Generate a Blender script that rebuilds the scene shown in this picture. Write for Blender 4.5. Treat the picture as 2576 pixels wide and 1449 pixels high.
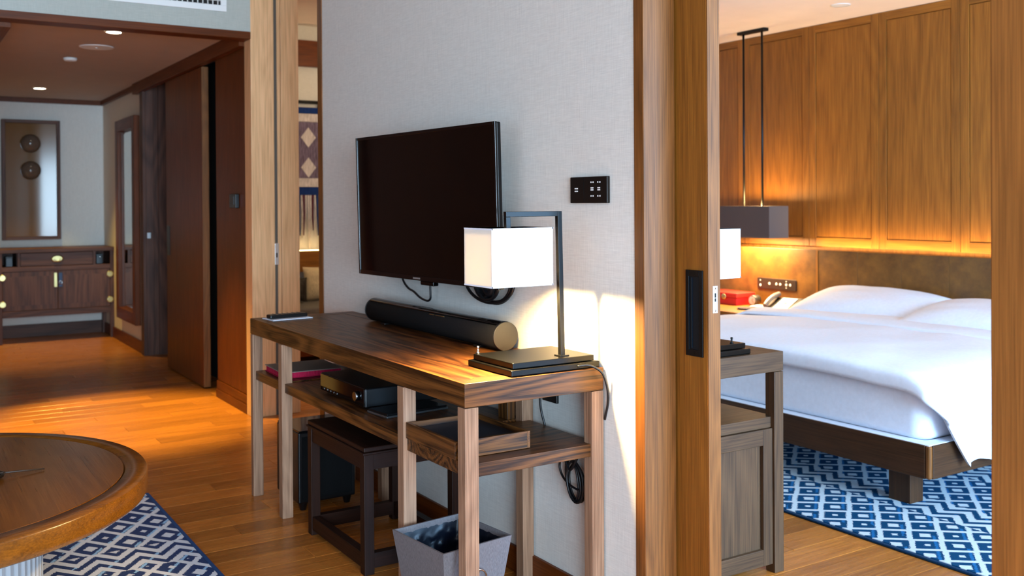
import bpy, math, random
from mathutils import Vector, Matrix
random.seed(7)
for o in list(bpy.data.objects): bpy.data.objects.remove(o)
S = bpy.context.scene
COL = S.collection
PI = math.pi

# ------------------------------------------------------------------ camera
FPX, YAW, PITCH, ROLL, CY, HC = 2473.66, 1.00352135, 7.66709386e-03, -6.04237854e-03, 527.845, 1.24
fw = Vector((-math.sin(YAW)*math.cos(PITCH), math.cos(YAW)*math.cos(PITCH), -math.sin(PITCH)))
rt0 = Vector((math.cos(YAW), math.sin(YAW), 0)); up0 = rt0.cross(fw)
rt = math.cos(ROLL)*rt0 + math.sin(ROLL)*up0
up = -math.sin(ROLL)*rt0 + math.cos(ROLL)*up0
cd = bpy.data.cameras.new('camera'); cam = bpy.data.objects.new('camera', cd); COL.objects.link(cam)
M4 = Matrix.Identity(4)
for i in range(3):
    M4[i][0], M4[i][1], M4[i][2] = rt[i], up[i], -fw[i]
M4[2][3] = HC
cam.matrix_world = M4
cd.sensor_width = 36; cd.sensor_fit = 'HORIZONTAL'; cd.lens = FPX/2576*36
cd.shift_y = (CY-724.5)/2576
cd.clip_start = .05
cd.dof.use_dof = True; cd.dof.focus_distance = 2.75; cd.dof.aperture_fstop = 4.5
S.camera = cam
def proj(x, y, z):
    d = Vector((x, y, z-HC)); w = d.dot(fw)
    if w < .1: return None
    return (1288+FPX*d.dot(rt)/w, CY-FPX*d.dot(up)/w, w)

# ------------------------------------------------------------------ world, daylight, exposure
def lin(h):
    h = h.lstrip('#'); c = [int(h[i:i+2], 16)/255 for i in (0, 2, 4)]
    return tuple(v/12.92 if v <= .04045 else ((v+.055)/1.055)**2.4 for v in c)
w = bpy.data.worlds.new('sky'); S.world = w; w.use_nodes = True
bg = w.node_tree.nodes['Background']; bg.inputs[0].default_value = (.62, .76, 1, 1); bg.inputs[1].default_value = 1.0
S.view_settings.view_transform = 'Standard'; S.view_settings.look = 'None'
S.view_settings.gamma = 1; S.view_settings.use_curve_mapping = False
S.view_settings.exposure = 0.0
def area(name, loc, target, sx, sy, power, col):
    l = bpy.data.lights.new(name, 'AREA'); l.shape = 'RECTANGLE'; l.size = sx; l.size_y = sy; l.energy = power; l.color = col
    o = bpy.data.objects.new(name, l); COL.objects.link(o); o.location = loc
    o.rotation_euler = (Vector(target)-Vector(loc)).to_track_quat('-Z', 'Y').to_euler(); return o
DAY = (.56, .79, 1.0)
area('daylight_living_window', (4.34, -.6, 1.25), (-3.2, -.4, .75), 3.8, 2.1, 455, DAY).data.spread = math.radians(130)
area('daylight_balcony_window', (-.1, -3.24, 1.35), (-.1, 2, 1.35), 3.4, 2.25, 36, DAY)
area('daylight_bedroom_window', (1.84, 3.35, 1.35), (-3, 3.45, 1.1), 2.1, 2.0, 590, (.35, .64, 1.0))
WARM = (1.0, .68, .26)

# ------------------------------------------------------------------ materials
def nt(name):
    m = bpy.data.materials.new(name); m.use_nodes = True; n = m.node_tree
    return m, n, n.nodes['Principled BSDF'], n.nodes, n.links
def pset(b, **k):
    for a, v in k.items():
        a = a.replace('_', ' ')
        if a in b.inputs: b.inputs[a].default_value = v
def plain(name, col, rough=.5, metal=0, spec=.5, bump=0, bscale=200, emit=None, estr=0, trans=0):
    m, n, b, N, L = nt(name)
    c = lin(col) if isinstance(col, str) else col
    pset(b, Base_Color=(*c, 1), Roughness=rough, Metallic=metal, Specular_IOR_Level=spec)
    t = N.new('ShaderNodeTexCoord'); ns = N.new('ShaderNodeTexNoise'); ns.inputs['Scale'].default_value = bscale if bump else 6
    ns.inputs['Detail'].default_value = 3
    L.new(t.outputs['Object'], ns.inputs['Vector'])
    hs = N.new('ShaderNodeMapRange'); hs.inputs[3].default_value = .92; hs.inputs[4].default_value = 1.06
    L.new(ns.outputs[0], hs.inputs[0])
    mx = N.new('ShaderNodeVectorMath'); mx.operation = 'SCALE'; mx.inputs[0].default_value = c
    L.new(hs.outputs[0], mx.inputs['Scale']); L.new(mx.outputs[0], b.inputs['Base Color'])
    if bump:
        bp = N.new('ShaderNodeBump'); bp.inputs['Strength'].default_value = bump; bp.inputs['Distance'].default_value = .002
        L.new(ns.outputs[0], bp.inputs['Height']); L.new(bp.outputs[0], b.inputs['Normal'])
    if emit: pset(b, Emission_Color=(*(lin(emit) if isinstance(emit, str) else emit), 1), Emission_Strength=estr)
    return m
_wc = {}
def wood(key, axis='Z'):
    """oak-like wood; grain runs along axis (object coordinates)"""
    if (key, axis) in _wc: return _wc[(key, axis)]
    light, dark, rough, freq, contr = WOODS[key]
    RW = {'console': .36, 'cabinet': .24, 'panel': .13, 'jamb': .14, 'pale': .09}.get(key, .11)
    m, n, b, N, L = nt('wood_%s_%s' % (key, axis.lower()))
    t = N.new('ShaderNodeTexCoord'); oi = N.new('ShaderNodeObjectInfo')
    cb = N.new('ShaderNodeCombineXYZ')
    for i, f in enumerate((31.7, 17.3, 23.9)):
        mm = N.new('ShaderNodeMath'); mm.operation = 'MULTIPLY'; mm.inputs[1].default_value = f
        L.new(oi.outputs['Random'], mm.inputs[0]); L.new(mm.outputs[0], cb.inputs[i])
    ad = N.new('ShaderNodeVectorMath'); L.new(t.outputs['Object'], ad.inputs[0]); L.new(cb.outputs[0], ad.inputs[1])
    def st(k):
        mp = N.new('ShaderNodeVectorMath'); mp.operation = 'MULTIPLY'
        v = [1, 1, 1]; v['XYZ'.index(axis)] = k; mp.inputs[1].default_value = v
        L.new(ad.outputs[0], mp.inputs[0]); return mp.outputs[0]
    def noise(vec, sc, det, dist=0):
        q = N.new('ShaderNodeTexNoise'); q.inputs['Scale'].default_value = sc; q.inputs['Detail'].default_value = det
        q.inputs['Distortion'].default_value = dist; L.new(vec, q.inputs['Vector']); return q.outputs[0]
    def math_(op, a, bb):
        q = N.new('ShaderNodeMath'); q.operation = op
        for i, v in enumerate((a, bb)):
            if isinstance(v, (int, float)): q.inputs[i].default_value = v
            else: L.new(v, q.inputs[i])
        return q.outputs[0]
    big = noise(st(.12), freq, 1.5, .3)
    rings = math_('PINGPONG', math_('MULTIPLY', big, 16.0), .5)          # contour lines: cathedral grain
    rings = math_('MULTIPLY', rings, 2.0)
    fine = noise(st(.018), 250, 4)
    mid = noise(st(.06), 60, 3)
    f = math_('ADD', math_('MULTIPLY', rings, RW), math_('ADD', math_('MULTIPLY', fine, .8), math_('MULTIPLY', mid, .30)))
    mr = N.new('ShaderNodeMapRange'); mr.inputs[1].default_value = .55+RW/2-.30/contr; mr.inputs[2].default_value = .55+RW/2+.30/contr
    L.new(f, mr.inputs[0])
    mix = N.new('ShaderNodeMix'); mix.data_type = 'RGBA'
    mix.inputs[6].default_value = (*lin(dark), 1); mix.inputs[7].default_value = (*lin(light), 1)
    L.new(mr.outputs[0], mix.inputs[0])
    var = N.new('ShaderNodeMapRange'); var.inputs[3].default_value = .86 if key != 'floor' else .72; var.inputs[4].default_value = 1.1 if key != 'floor' else 1.18
    L.new(oi.outputs['Random'], var.inputs[0])
    sc = N.new('ShaderNodeVectorMath'); sc.operation = 'SCALE'; L.new(mix.outputs[2], sc.inputs[0]); L.new(var.outputs[0], sc.inputs['Scale'])
    L.new(sc.outputs[0], b.inputs['Base Color'])
    rr = N.new('ShaderNodeMapRange'); rr.inputs[3].default_value = rough+.1; rr.inputs[4].default_value = rough-.04
    L.new(fine, rr.inputs[0]); L.new(rr.outputs[0], b.inputs['Roughness'])
    bp = N.new('ShaderNodeBump'); bp.inputs['Strength'].default_value = .12; bp.inputs['Distance'].default_value = .001
    L.new(fine, bp.inputs['Height']); L.new(bp.outputs[0], b.inputs['Normal'])
    pset(b, Specular_IOR_Level={'floor': .5, 'coffee': .45, 'stool': .15, 'closet': .2}.get(key, .3))
    _wc[(key, axis)] = m; return m
WOODS = {  # light, dark, roughness, ring frequency, contrast
    'jamb':    ('#8a5628', '#583414', .42, 5, 1.3),
    'post':    ('#a86c32', '#74481e', .42, 5, 1.1),
    'pale':    ('#eebc8c', '#bc8e60', .45, 5, 1.2),
    'leg':     ('#ae866a', '#70503c', .45, 5, 1.3),
    'closet':  ('#74380e', '#481f07', .38, 3, 1.1),
    'console': ('#70441e', '#2b1708', .36, 6, 1.5),
    'desk':    ('#62462e', '#342418', .45, 4, 1.2),
    'stool':   ('#301a12', '#180c07', .42, 5, 1.0),
    'panel':   ('#a46824', '#6c3f12', .45, 3, 1.2),
    'floor':   ('#d48438', '#92521c', .25, 3, 1.0),
    'cabinet': ('#6a4434', '#3c241c', .45, 3, 1.4),
    'bed':     ('#54341c', '#2c1a0a', .45, 4, 1.0),
    'coffee':  ('#7c4a12', '#462606', .22, 3, 1.1),
}
def wallpaper(name, col):
    m, n, b, N, L = nt(name)
    t = N.new('ShaderNodeTexCoord')
    mp = N.new('ShaderNodeVectorMath'); mp.operation = 'MULTIPLY'; mp.inputs[1].default_value = (1, 1, .04); L.new(t.outputs['Object'], mp.inputs[0])
    a = N.new('ShaderNodeTexNoise'); a.inputs['Scale'].default_value = 420; a.inputs['Detail'].default_value = 2; L.new(mp.outputs[0], a.inputs['Vector'])
    mp2 = N.new('ShaderNodeVectorMath'); mp2.operation = 'MULTIPLY'; mp2.inputs[1].default_value = (.06, .06, 1); L.new(t.outputs['Object'], mp2.inputs[0])
    c = N.new('ShaderNodeTexNoise'); c.inputs['Scale'].default_value = 420; L.new(mp2.outputs[0], c.inputs['Vector'])
    s = N.new('ShaderNodeMath'); L.new(a.outputs[0], s.inputs[0]); L.new(c.outputs[0], s.inputs[1])
    mr = N.new('ShaderNodeMapRange'); mr.inputs[1].default_value = .6; mr.inputs[2].default_value = 1.4; mr.inputs[3].default_value = .86; mr.inputs[4].default_value = 1.06
    L.new(s.outputs[0], mr.inputs[0])
    sc = N.new('ShaderNodeVectorMath'); sc.operation = 'SCALE'; sc.inputs[0].default_value = lin(col); L.new(mr.outputs[0], sc.inputs['Scale'])
    L.new(sc.outputs[0], b.inputs['Base Color']); pset(b, Roughness=.75, Specular_IOR_Level=.25)
    bp = N.new('ShaderNodeBump'); bp.inputs['Strength'].default_value = .2; bp.inputs['Distance'].default_value = .001
    L.new(s.outputs[0], bp.inputs['Height']); L.new(bp.outputs[0], b.inputs['Normal'])
    return m
def rug_mat(name, swap, sper, tper, t0, period, zc0, zc1, white, blue, accent):
    """woven geometric print: rows of lozenges and bands of zigzag"""
    m, n, b, N, L = nt(name)
    g = N.new('ShaderNodeNewGeometry'); sp = N.new('ShaderNodeSeparateXYZ'); L.new(g.outputs['Position'], sp.inputs[0])
    nz = N.new('ShaderNodeTexNoise'); nz.inputs['Scale'].default_value = 170; nz.inputs['Detail'].default_value = 2; L.new(g.outputs['Position'], nz.inputs['Vector'])
    def mt(op, a, bb=0, c=0):
        q = N.new('ShaderNodeMath'); q.operation = op
        for i, v in enumerate((a, bb, c)):
            if isinstance(v, (int, float)): q.inputs[i].default_value = v
            else: L.new(v, q.inputs[i])
        return q.outputs[0]
    jit = mt('MULTIPLY', mt('SUBTRACT', nz.outputs[0], .5), .014)
    s = mt('ADD', sp.outputs[1 if swap else 0], jit); t = mt('ADD', sp.outputs[0 if swap else 1], jit)
    tt = mt('MODULO', mt('ADD', mt('SUBTRACT', t, t0), 50*period), period)        # 0 at the first small row
    inz = mt('MULTIPLY', mt('GREATER_THAN', tt, zc0), mt('LESS_THAN', tt, zc1))
    tt = mt('SUBTRACT', tt, mt('MULTIPLY', mt('GREATER_THAN', tt, (zc0+zc1)/2), period))
    u = mt('DIVIDE', s, sper); v = mt('DIVIDE', tt, tper)
    # lozenge lattice: small centred at (0,0), large at (.5,.5)
    fu = mt('ABSOLUTE', mt('SUBTRACT', mt('FRACT', mt('ADD', u, .5)), .5)); fv = mt('ABSOLUTE', mt('SUBTRACT', mt('FRACT', mt('ADD', v, .5)), .5))
    d = mt('ADD', fu, fv)                       # 0 at small centre, 1 at large centre
    inb = mt('LESS_THAN', d, .385)
    ins = mt('ADD', mt('DIVIDE', fu, .10), mt('DIVIDE', fv, .09)); small = mt('MULTIPLY', inb, mt('GREATER_THAN', ins, 1))
    hu = mt('SUBTRACT', .5, fu); hv = mt('SUBTRACT', .5, fv); d2 = mt('ADD', hu, hv)
    inl = mt('LESS_THAN', d2, .425)
    inl2 = mt('GREATER_THAN', mt('ADD', mt('DIVIDE', hu, .19), mt('DIVIDE', hv, .17)), 1)
    large = mt('MULTIPLY', inl, inl2)
    loz = mt('MAXIMUM', small, large)
    # zigzag
    tri = mt('MULTIPLY', mt('PINGPONG', s, sper/2), tper/sper*.9)
    zz = mt('FRACT', mt('DIVIDE', mt('ADD', t, tri), .078)); zig = mt('LESS_THAN', zz, .46)
    pat = mt('ADD', mt('MULTIPLY', zig, inz), mt('MULTIPLY', loz, mt('SUBTRACT', 1, inz)))
    # light blue slashes
    sl = mt('LESS_THAN', mt('FRACT', mt('ADD', mt('DIVIDE', s, sper), mt('DIVIDE', t, tper*1.0))), .10)
    n2 = N.new('ShaderNodeTexNoise'); n2.inputs['Scale'].default_value = 11; L.new(g.outputs['Position'], n2.inputs['Vector'])
    sl = mt('MULTIPLY', sl, mt('GREATER_THAN', n2.outputs[0], .46))
    c1 = N.new('ShaderNodeMix'); c1.data_type = 'RGBA'; c1.inputs[6].default_value = (*lin(blue), 1); c1.inputs[7].default_value = (*lin(accent), 1); L.new(sl, c1.inputs[0])
    c2 = N.new('ShaderNodeMix'); c2.data_type = 'RGBA'; c2.inputs[6].default_value = (*lin(white), 1); L.new(c1.outputs[2], c2.inputs[7]); L.new(pat, c2.inputs[0])
    L.new(c2.outputs[2], b.inputs['Base Color']); pset(b, Roughness=.95, Specular_IOR_Level=.1)
    bp = N.new('ShaderNodeBump'); bp.inputs['Strength'].default_value = .5; bp.inputs['Distance'].default_value = .003
    L.new(nz.outputs[0], bp.inputs['Height']); L.new(bp.outputs[0], b.inputs['Normal'])
    return m
def shade_mat(name, col, trans):
    m, n, b, N, L = nt(name)
    c = lin(col); pset(b, Base_Color=(*c, 1), Roughness=.9, Specular_IOR_Level=.1)
    t = N.new('ShaderNodeTexCoord'); ns = N.new('ShaderNodeTexNoise'); ns.inputs['Scale'].default_value = 260; L.new(t.outputs['Object'], ns.inputs['Vector'])
    bp = N.new('ShaderNodeBump'); bp.inputs['Strength'].default_value = .15; bp.inputs['Distance'].default_value = .001
    L.new(ns.outputs[0], bp.inputs['Height']); L.new(bp.outputs[0], b.inputs['Normal'])
    tr = N.new('ShaderNodeBsdfTranslucent'); tr.inputs[0].default_value = (*c, 1)
    ms = N.new('ShaderNodeMixShader'); ms.inputs[0].default_value = trans
    L.new(b.outputs[0], ms.inputs[1]); L.new(tr.outputs[0], ms.inputs[2]); L.new(ms.outputs[0], N['Material Output'].inputs[0])
    return m
def emis(name, col, s):
    m, n, b, N, L = nt(name); pset(b, Base_Color=(*col, 1), Emission_Color=(*col, 1), Emission_Strength=s); return m
def fabric(name, col, scale=500, rough=.9, amt=.25, bump=.3):
    m, n, b, N, L = nt(name)
    t = N.new('ShaderNodeTexCoord')
    mp = N.new('ShaderNodeVectorMath'); mp.operation = 'MULTIPLY'; mp.inputs[1].default_value = (1, 1, .12); L.new(t.outputs['Object'], mp.inputs[0])
    a = N.new('ShaderNodeTexNoise'); a.inputs['Scale'].default_value = scale; a.inputs['Detail'].default_value = 2; L.new(mp.outputs[0], a.inputs['Vector'])
    mr = N.new('ShaderNodeMapRange'); mr.inputs[1].default_value = .3; mr.inputs[2].default_value = .7; mr.inputs[3].default_value = 1-amt; mr.inputs[4].default_value = 1+amt
    L.new(a.outputs[0], mr.inputs[0])
    sc = N.new('ShaderNodeVectorMath'); sc.operation = 'SCALE'; sc.inputs[0].default_value = lin(col); L.new(mr.outputs[0], sc.inputs['Scale'])
    L.new(sc.outputs[0], b.inputs['Base Color']); pset(b, Roughness=rough, Specular_IOR_Level=.2)
    bp = N.new('ShaderNodeBump'); bp.inputs['Strength'].default_value = bump; bp.inputs['Distance'].default_value = .001
    L.new(a.outputs[0], bp.inputs['Height']); L.new(bp.outputs[0], b.inputs['Normal'])
    return m
def leather(name, c1, c2):
    m, n, b, N, L = nt(name)
    t = N.new('ShaderNodeTexCoord'); oi = N.new('ShaderNodeObjectInfo')
    ad = N.new('ShaderNodeVectorMath'); L.new(t.outputs['Object'], ad.inputs[0])
    a = N.new('ShaderNodeTexNoise'); a.inputs['Scale'].default_value = 7; a.inputs['Detail'].default_value = 8; a.inputs['Roughness'].default_value = .65; L.new(ad.outputs[0], a.inputs['Vector'])
    mr = N.new('ShaderNodeMapRange'); mr.inputs[1].default_value = .35; mr.inputs[2].default_value = .68; L.new(a.outputs[0], mr.inputs[0])
    mx = N.new('ShaderNodeMix'); mx.data_type = 'RGBA'; mx.inputs[6].default_value = (*lin(c1), 1); mx.inputs[7].default_value = (*lin(c2), 1); L.new(mr.outputs[0], mx.inputs[0])
    L.new(mx.outputs[2], b.inputs['Base Color']); pset(b, Roughness=.42)
    return m
WP = wallpaper('linen_wallpaper', '#dedcd6')
PLASTER = plain('ceiling_plaster', '#e6dcd2', .8, bump=.05)
BLACKM = plain('black_satin_metal', '#141414', .35, .6)
BLACKP = plain('black_plastic', '#0c0c0e', .32)
BLACKG = plain('black_gloss', '#050405', .07, spec=.35)
DARKCORD = plain('black_rubber_cord', '#0d0e12', .4)
CHROME = plain('chrome', '#c8c8c8', .15, 1)
STEEL = plain('steel_plate', '#d4d7da', .3, .8)
BRASS = plain('aged_brass', '#cdbf86', .3, 1)
WHITEP = plain('white_plastic', '#e8e8e6', .4)
WHITEK = plain('white_print', '#e9e9e9', .5, emit='#e9e9e9', estr=.0)
LINEN = plain('white_bed_linen', '#eceff8', .85, spec=.15, bump=.25, bscale=60)
VOID = plain('painted_recess_shade', '#0a0706', .8)  # near-black stands in for the shade inside slots, gaps and pockets

# ------------------------------------------------------------------ mesh builder
WLOC = {}
class MB:
    def __init__(s): s.v = []; s.f = []
    def box(s, x0, x1, y0, y1, z0, z1):
        x0, x1 = sorted((x0, x1)); y0, y1 = sorted((y0, y1)); z0, z1 = sorted((z0, z1))
        i = len(s.v)
        s.v += [(x0, y0, z0), (x1, y0, z0), (x1, y1, z0), (x0, y1, z0), (x0, y0, z1), (x1, y0, z1), (x1, y1, z1), (x0, y1, z1)]
        s.f += [tuple(i+k for k in q) for q in ((3, 2, 1, 0), (4, 5, 6, 7), (0, 1, 5, 4), (1, 2, 6, 5), (2, 3, 7, 6), (3, 0, 4, 7))]
        return s
    def prism(s, poly, a, b, axis='z'):
        def P(p, h):
            return {'z': (p[0], p[1], h), 'y': (p[0], h, p[1]), 'x': (h, p[0], p[1])}[axis]
        i = len(s.v); n = len(poly)
        s.v += [P(p, a) for p in poly]+[P(p, b) for p in poly]
        s.f.append(tuple(range(i+n-1, i-1, -1))); s.f.append(tuple(range(i+n, i+2*n)))
        for k in range(n): s.f.append((i+k, i+(k+1) % n, i+n+(k+1) % n, i+n+k))
        return s
    def frustum(s, bot, z0, top, z1):
        i = len(s.v); n = len(bot)
        s.v += [(*p, z0) for p in bot]+[(*p, z1) for p in top]
        s.f.append(tuple(range(i+n-1, i-1, -1))); s.f.append(tuple(range(i+n, i+2*n)))
        for k in range(n): s.f.append((i+k, i+(k+1) % n, i+n+(k+1) % n, i+n+k))
        return s
    def tube(s, pts, r, n=10, closed=False, caps=True):
        pts = [Vector(p) for p in pts]; i = len(s.v); m = len(pts); u = None
        for k, p in enumerate(pts):
            a = pts[(k-1) % m] if (closed or k) else p; b = pts[(k+1) % m] if (closed or k < m-1) else p
            t = (b-a).normalized()
            if u is None:
                u = t.orthogonal().normalized()
            else:
                u = (u-t*u.dot(t)); u = u.normalized() if u.length > 1e-6 else t.orthogonal().normalized()
            v = t.cross(u); rr = r[k] if isinstance(r, (list, tuple)) else r
            for j in range(n):
                an = 2*PI*j/n; s.v.append(tuple(p+rr*(math.cos(an)*u+math.sin(an)*v)))
        for k in range(m if closed else m-1):
            for j in range(n):
                s.f.append((i+k*n+j, i+k*n+(j+1) % n, i+((k+1) % m)*n+(j+1) % n, i+((k+1) % m)*n+j))
        if caps and not closed:
            s.f.append(tuple(i+j for j in range(n-1, -1, -1))); s.f.append(tuple(i+(m-1)*n+j for j in range(n)))
        return s
    def lathe(s, prof, c, n=32, axis='z', caps=True):
        """prof: (radius, height) list"""
        i = len(s.v); m = len(prof)
        for r, h in prof:
            for j in range(n):
                a = 2*PI*j/n; p = (r*math.cos(a), r*math.sin(a), h)
                if axis == 'x': p = (p[2], p[0], p[1])
                if axis == 'y': p = (p[1], p[2], p[0])
                s.v.append((c[0]+p[0], c[1]+p[1], c[2]+p[2]))
        for k in range(m-1):
            for j in range(n): s.f.append((i+k*n+j, i+k*n+(j+1) % n, i+(k+1)*n+(j+1) % n, i+(k+1)*n+j))
        if caps: s.f.append(tuple(i+j for j in range(n-1, -1, -1))); s.f.append(tuple(i+(m-1)*n+j for j in range(n)))
        return s
    def grid(s, fn, nu, nv, closeu=False):
        i = len(s.v)
        for a in range(nu+1):
            for b in range(nv+1): s.v.append(tuple(fn(a/nu, b/nv)))
        for a in range(nu):
            for b in range(nv):
                q = i+a*(nv+1)+b; s.f.append((q, q+nv+1, q+nv+2, q+1))
        return s
    def xf(s, fn): s.v = [tuple(fn(Vector(p))) for p in s.v]; return s
    def build(s, name, mat, parent=None, bevel=0, smooth=False, seg=2, subsurf=0, solid=0, label=None, kind=None):
        mn = [min(p[k] for p in s.v) for k in range(3)]; mx = [max(p[k] for p in s.v) for k in range(3)]
        o0 = Vector(((mn[0]+mx[0])/2, (mn[1]+mx[1])/2, mn[2]))
        me = bpy.data.meshes.new(name); me.from_pydata([tuple(Vector(p)-o0) for p in s.v], [], s.f); me.update()
        me.materials.append(mat)
        if smooth:
            for p in me.polygons: p.use_smooth = len(p.vertices) <= 4 or smooth == 'all'
        o = bpy.data.objects.new(name, me); COL.objects.link(o); WLOC[o] = o0
        if parent: o.parent = parent; o.location = o0-WLOC[parent]
        else: o.location = o0
        if solid:
            q = o.modifiers.new('solid', 'SOLIDIFY'); q.thickness = solid; q.offset = -1
        if subsurf:
            q = o.modifiers.new('sub', 'SUBSURF'); q.levels = subsurf; q.render_levels = subsurf
        if bevel:
            q = o.modifiers.new('bevel', 'BEVEL'); q.width = bevel; q.segments = seg; q.limit_method = 'ANGLE'; q.angle_limit = math.radians(40)
        if label: o['label'] = label
        if kind: o['kind'] = kind
        return o
def box(*a): return MB().box(*a)
def thing(name, label, cat, loc, group=None):
    o = bpy.data.objects.new(name, None); COL.objects.link(o); o.empty_display_size = .1
    o.location = loc; WLOC[o] = Vector(loc); tag(o, label, cat, group); return o
def tag(o, label, cat, group=None):
    o['label'] = label; o['category'] = cat
    if group: o['group'] = group
    return o
def struct(o): o['kind'] = 'structure'; return o
def spot(name, loc, target, power, angle, blend, col, size=.03, parent=None):
    l = bpy.data.lights.new(name, 'SPOT'); l.energy = power; l.spot_size = math.radians(angle); l.spot_blend = blend; l.color = col; l.shadow_soft_size = size
    o = bpy.data.objects.new(name, l); COL.objects.link(o)
    o.rotation_euler = (Vector(target)-Vector(loc)).to_track_quat('-Z', 'Y').to_euler()
    if parent: o.parent = parent; o.location = Vector(loc)-WLOC[parent]
    else: o.location = loc
    return o
def point(name, loc, power, col, size=.03, parent=None):
    l = bpy.data.lights.new(name, 'POINT'); l.energy = power; l.color = col; l.shadow_soft_size = size
    o = bpy.data.objects.new(name, l); COL.objects.link(o)
    if parent: o.parent = parent; o.location = Vector(loc)-WLOC[parent]
    else: o.location = loc
    return o

# ================================================================== STRUCTURE
# ---- floor with planks running towards the bedroom
fl = struct(box(-11.4, 4.6, -3.5, 6.0, -.12, -.012).build('floor', wood('floor', 'Y')))
PWX, PLY = .125, .90
cand = []
nrow = int(15.4/PWX)
for r in range(nrow):
    x = -10.9+PWX*(r+.5); off = (r*.37+random.uniform(-.12, .12)) % 1*PLY
    k = 0
    while True:
        y0 = -3.5+off-PLY+k*PLY; k += 1
        if y0 > 5.9: break
        yc = y0+PLY/2
        if yc < -3.05 or yc > 5.55: continue
        cand.append((x, yc))
def plank_rank(c):
    p = proj(c[0], c[1], 0)
    vis = p and -200 < p[0] < 2776 and -100 < p[1] < 1649
    reg = (c[1] < 2.1 and -8.7 < c[0] < -2.0) or (c[1] < 3.3 and -3.1 < c[0] < -.8 and c[1] > 1.6)
    return p[2] if vis and reg else 1e3+(p[2] if p else 50)
cand.sort(key=plank_rank)
near = [c for c in cand if plank_rank(c) < 1e3][:300]; nearset = set(near)
c_ = .0012
def plank_mesh(mb, x, yc):
    a, b = PWX/2-.0006, PLY/2-.0006
    mb.frustum([(x-a, yc-b), (x+a, yc-b), (x+a, yc+b), (x-a, yc+b)], -.012, [(x-a, yc-b), (x+a, yc-b), (x+a, yc+b), (x-a, yc+b)], -c_)
    i = len(mb.v); mb.f.pop(-5)      # drop top cap of the lower block
    t = [(x-a+c_, yc-b+c_), (x+a-c_, yc-b+c_), (x+a-c_, yc+b-c_), (x-a+c_, yc+b-c_)]
    mb.v += [(*p, 0) for p in t]
    mb.f.append((i, i+1, i+2, i+3))
    for k in range(4): mb.f.append((i-4+k, i-4+(k+1) % 4, i+(k+1) % 4, i+k))
m0 = MB(); plank_mesh(m0, 0, 0)
pm = bpy.data.meshes.new('plank'); pm.from_pydata(m0.v, [], m0.f); pm.materials.append(wood('floor', 'Y'))
for c in near:
    o = bpy.data.objects.new('plank', pm); COL.objects.link(o); o.parent = fl; o.location = Vector((c[0], c[1], 0))-WLOC[fl]; WLOC[o] = Vector((c[0], c[1], 0))
rest = MB()
for c in cand:
    if c not in nearset: plank_mesh(rest, *c)
rest.build('planks', wood('floor', 'Y'), fl, kind='stuff')

# ---- partition with the television: two skins with a door pocket between
HT = 2.75
YW = 1.78
wf = MB().box(-4.485, -2.151, YW, 1.893, 0, HT).box(-4.485, -2.151, 1.955, 2.06, 0, HT)
wf.box(-5.6, -4.485, YW, 2.06, 2.50, HT).box(-2.151, 4.4, YW, 2.06, 2.50, HT)
struct(wf.build('wall_front', WP))
JZ = wood('jamb', 'Z')
struct(box(-4.541, -4.485, YW-.004, 2.064, 0, 2.50).build('trim_1', JZ, bevel=.002))
tr = struct(box(-2.151, -2.107, YW-.003, 1.893, 0, 2.50).build('trim_2', JZ, bevel=.004))
box(-2.151, -2.107, 1.955, 2.063, 0, 2.50).build('rear_jamb', JZ, tr, bevel=.003)
struct(box(-1.091, -.80, YW-.004, 2.064, 0, 2.50).build('trim_3', wood('post', 'Z'), bevel=.003))
struct(box(-.80, 4.4, YW, 2.06, 0, 2.50).build('wall_front_right', WP))
# left jamb of the study doorway with its groove
jm = struct(MB().box(-5.72, -5.6, 1.785, 1.9225, 0, 2.50).box(-5.72, -5.6, 1.9405, 1.961, 0, 2.50).box(-5.72, -5.6, 1.9635, 2.072, 0, 2.50).build('trim_4', wood('pale', 'Z'), bevel=.003))
box(-5.72, -5.608, 1.9225, 1.9405, 0, 2.50).build('groove_strip', plain('grey_brush_seal', '#5a534a', .8), jm)
sp_ = box(-5.608, -5.598, 1.921, 1.943, .882, 1.008).build('strike_plate', STEEL, jm, bevel=.001, label='brushed steel strike plate')
box(-5.598, -5.5975, 1.928, 1.936, .925, .952).build('slot', VOID, sp_)
# baseboards
BBW = wood('closet', 'X')
struct(box(-4.485, -2.151, YW-.012, YW, 0, .087).build('baseboard_front', BBW, bevel=.002))
# ---- living room shell
LEFTW = wood('closet', 'Z')
struct(box(-5.72, -5.6, -3.3, .36, 0, HT).build('wall_left', wood('closet', 'Z')))
struct(MB().box(-5.72, -5.6, .36, 1.785, 2.232, HT).build('wall_soffit', wallpaper('soffit_shade_wallpaper', '#b3b5ad')))  # grey-green darkened to stand in for weaker daylight high up
so = struct(MB().box(-5.722, -5.594, .36, 1.785, 2.19, 2.232).build('trim_5', wood('closet', 'Y'), bevel=.002))
struct(box(-5.722, -5.594, .36, .40, 0, 2.19).build('trim_6', wood('closet', 'Z'), bevel=.002))
struct(box(-5.72, 4.5, -3.5, 2.06, HT, HT+.1).build('ceiling', PLASTER))
struct(MB().box(-5.72, -1.9, -3.5, -3.3, 0, HT).box(-1.9, 1.7, -3.5, -3.3, 2.5, HT).box(-1.9, 1.7, -3.5, -3.3, 0, .2).box(1.7, 4.5, -3.5, -3.3, 0, HT).build('wall_back', wood('closet', 'Z')))
struct(MB().box(4.4, 4.5, -3.3, -2.6, 0, HT).box(4.4, 4.5, 1.5, 2.06, 0, HT).box(4.4, 4.5, -2.6, 1.5, 2.5, HT).box(4.4, 4.5, -2.6, 1.5, 0, .2).build('wall_right', WP))
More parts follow.
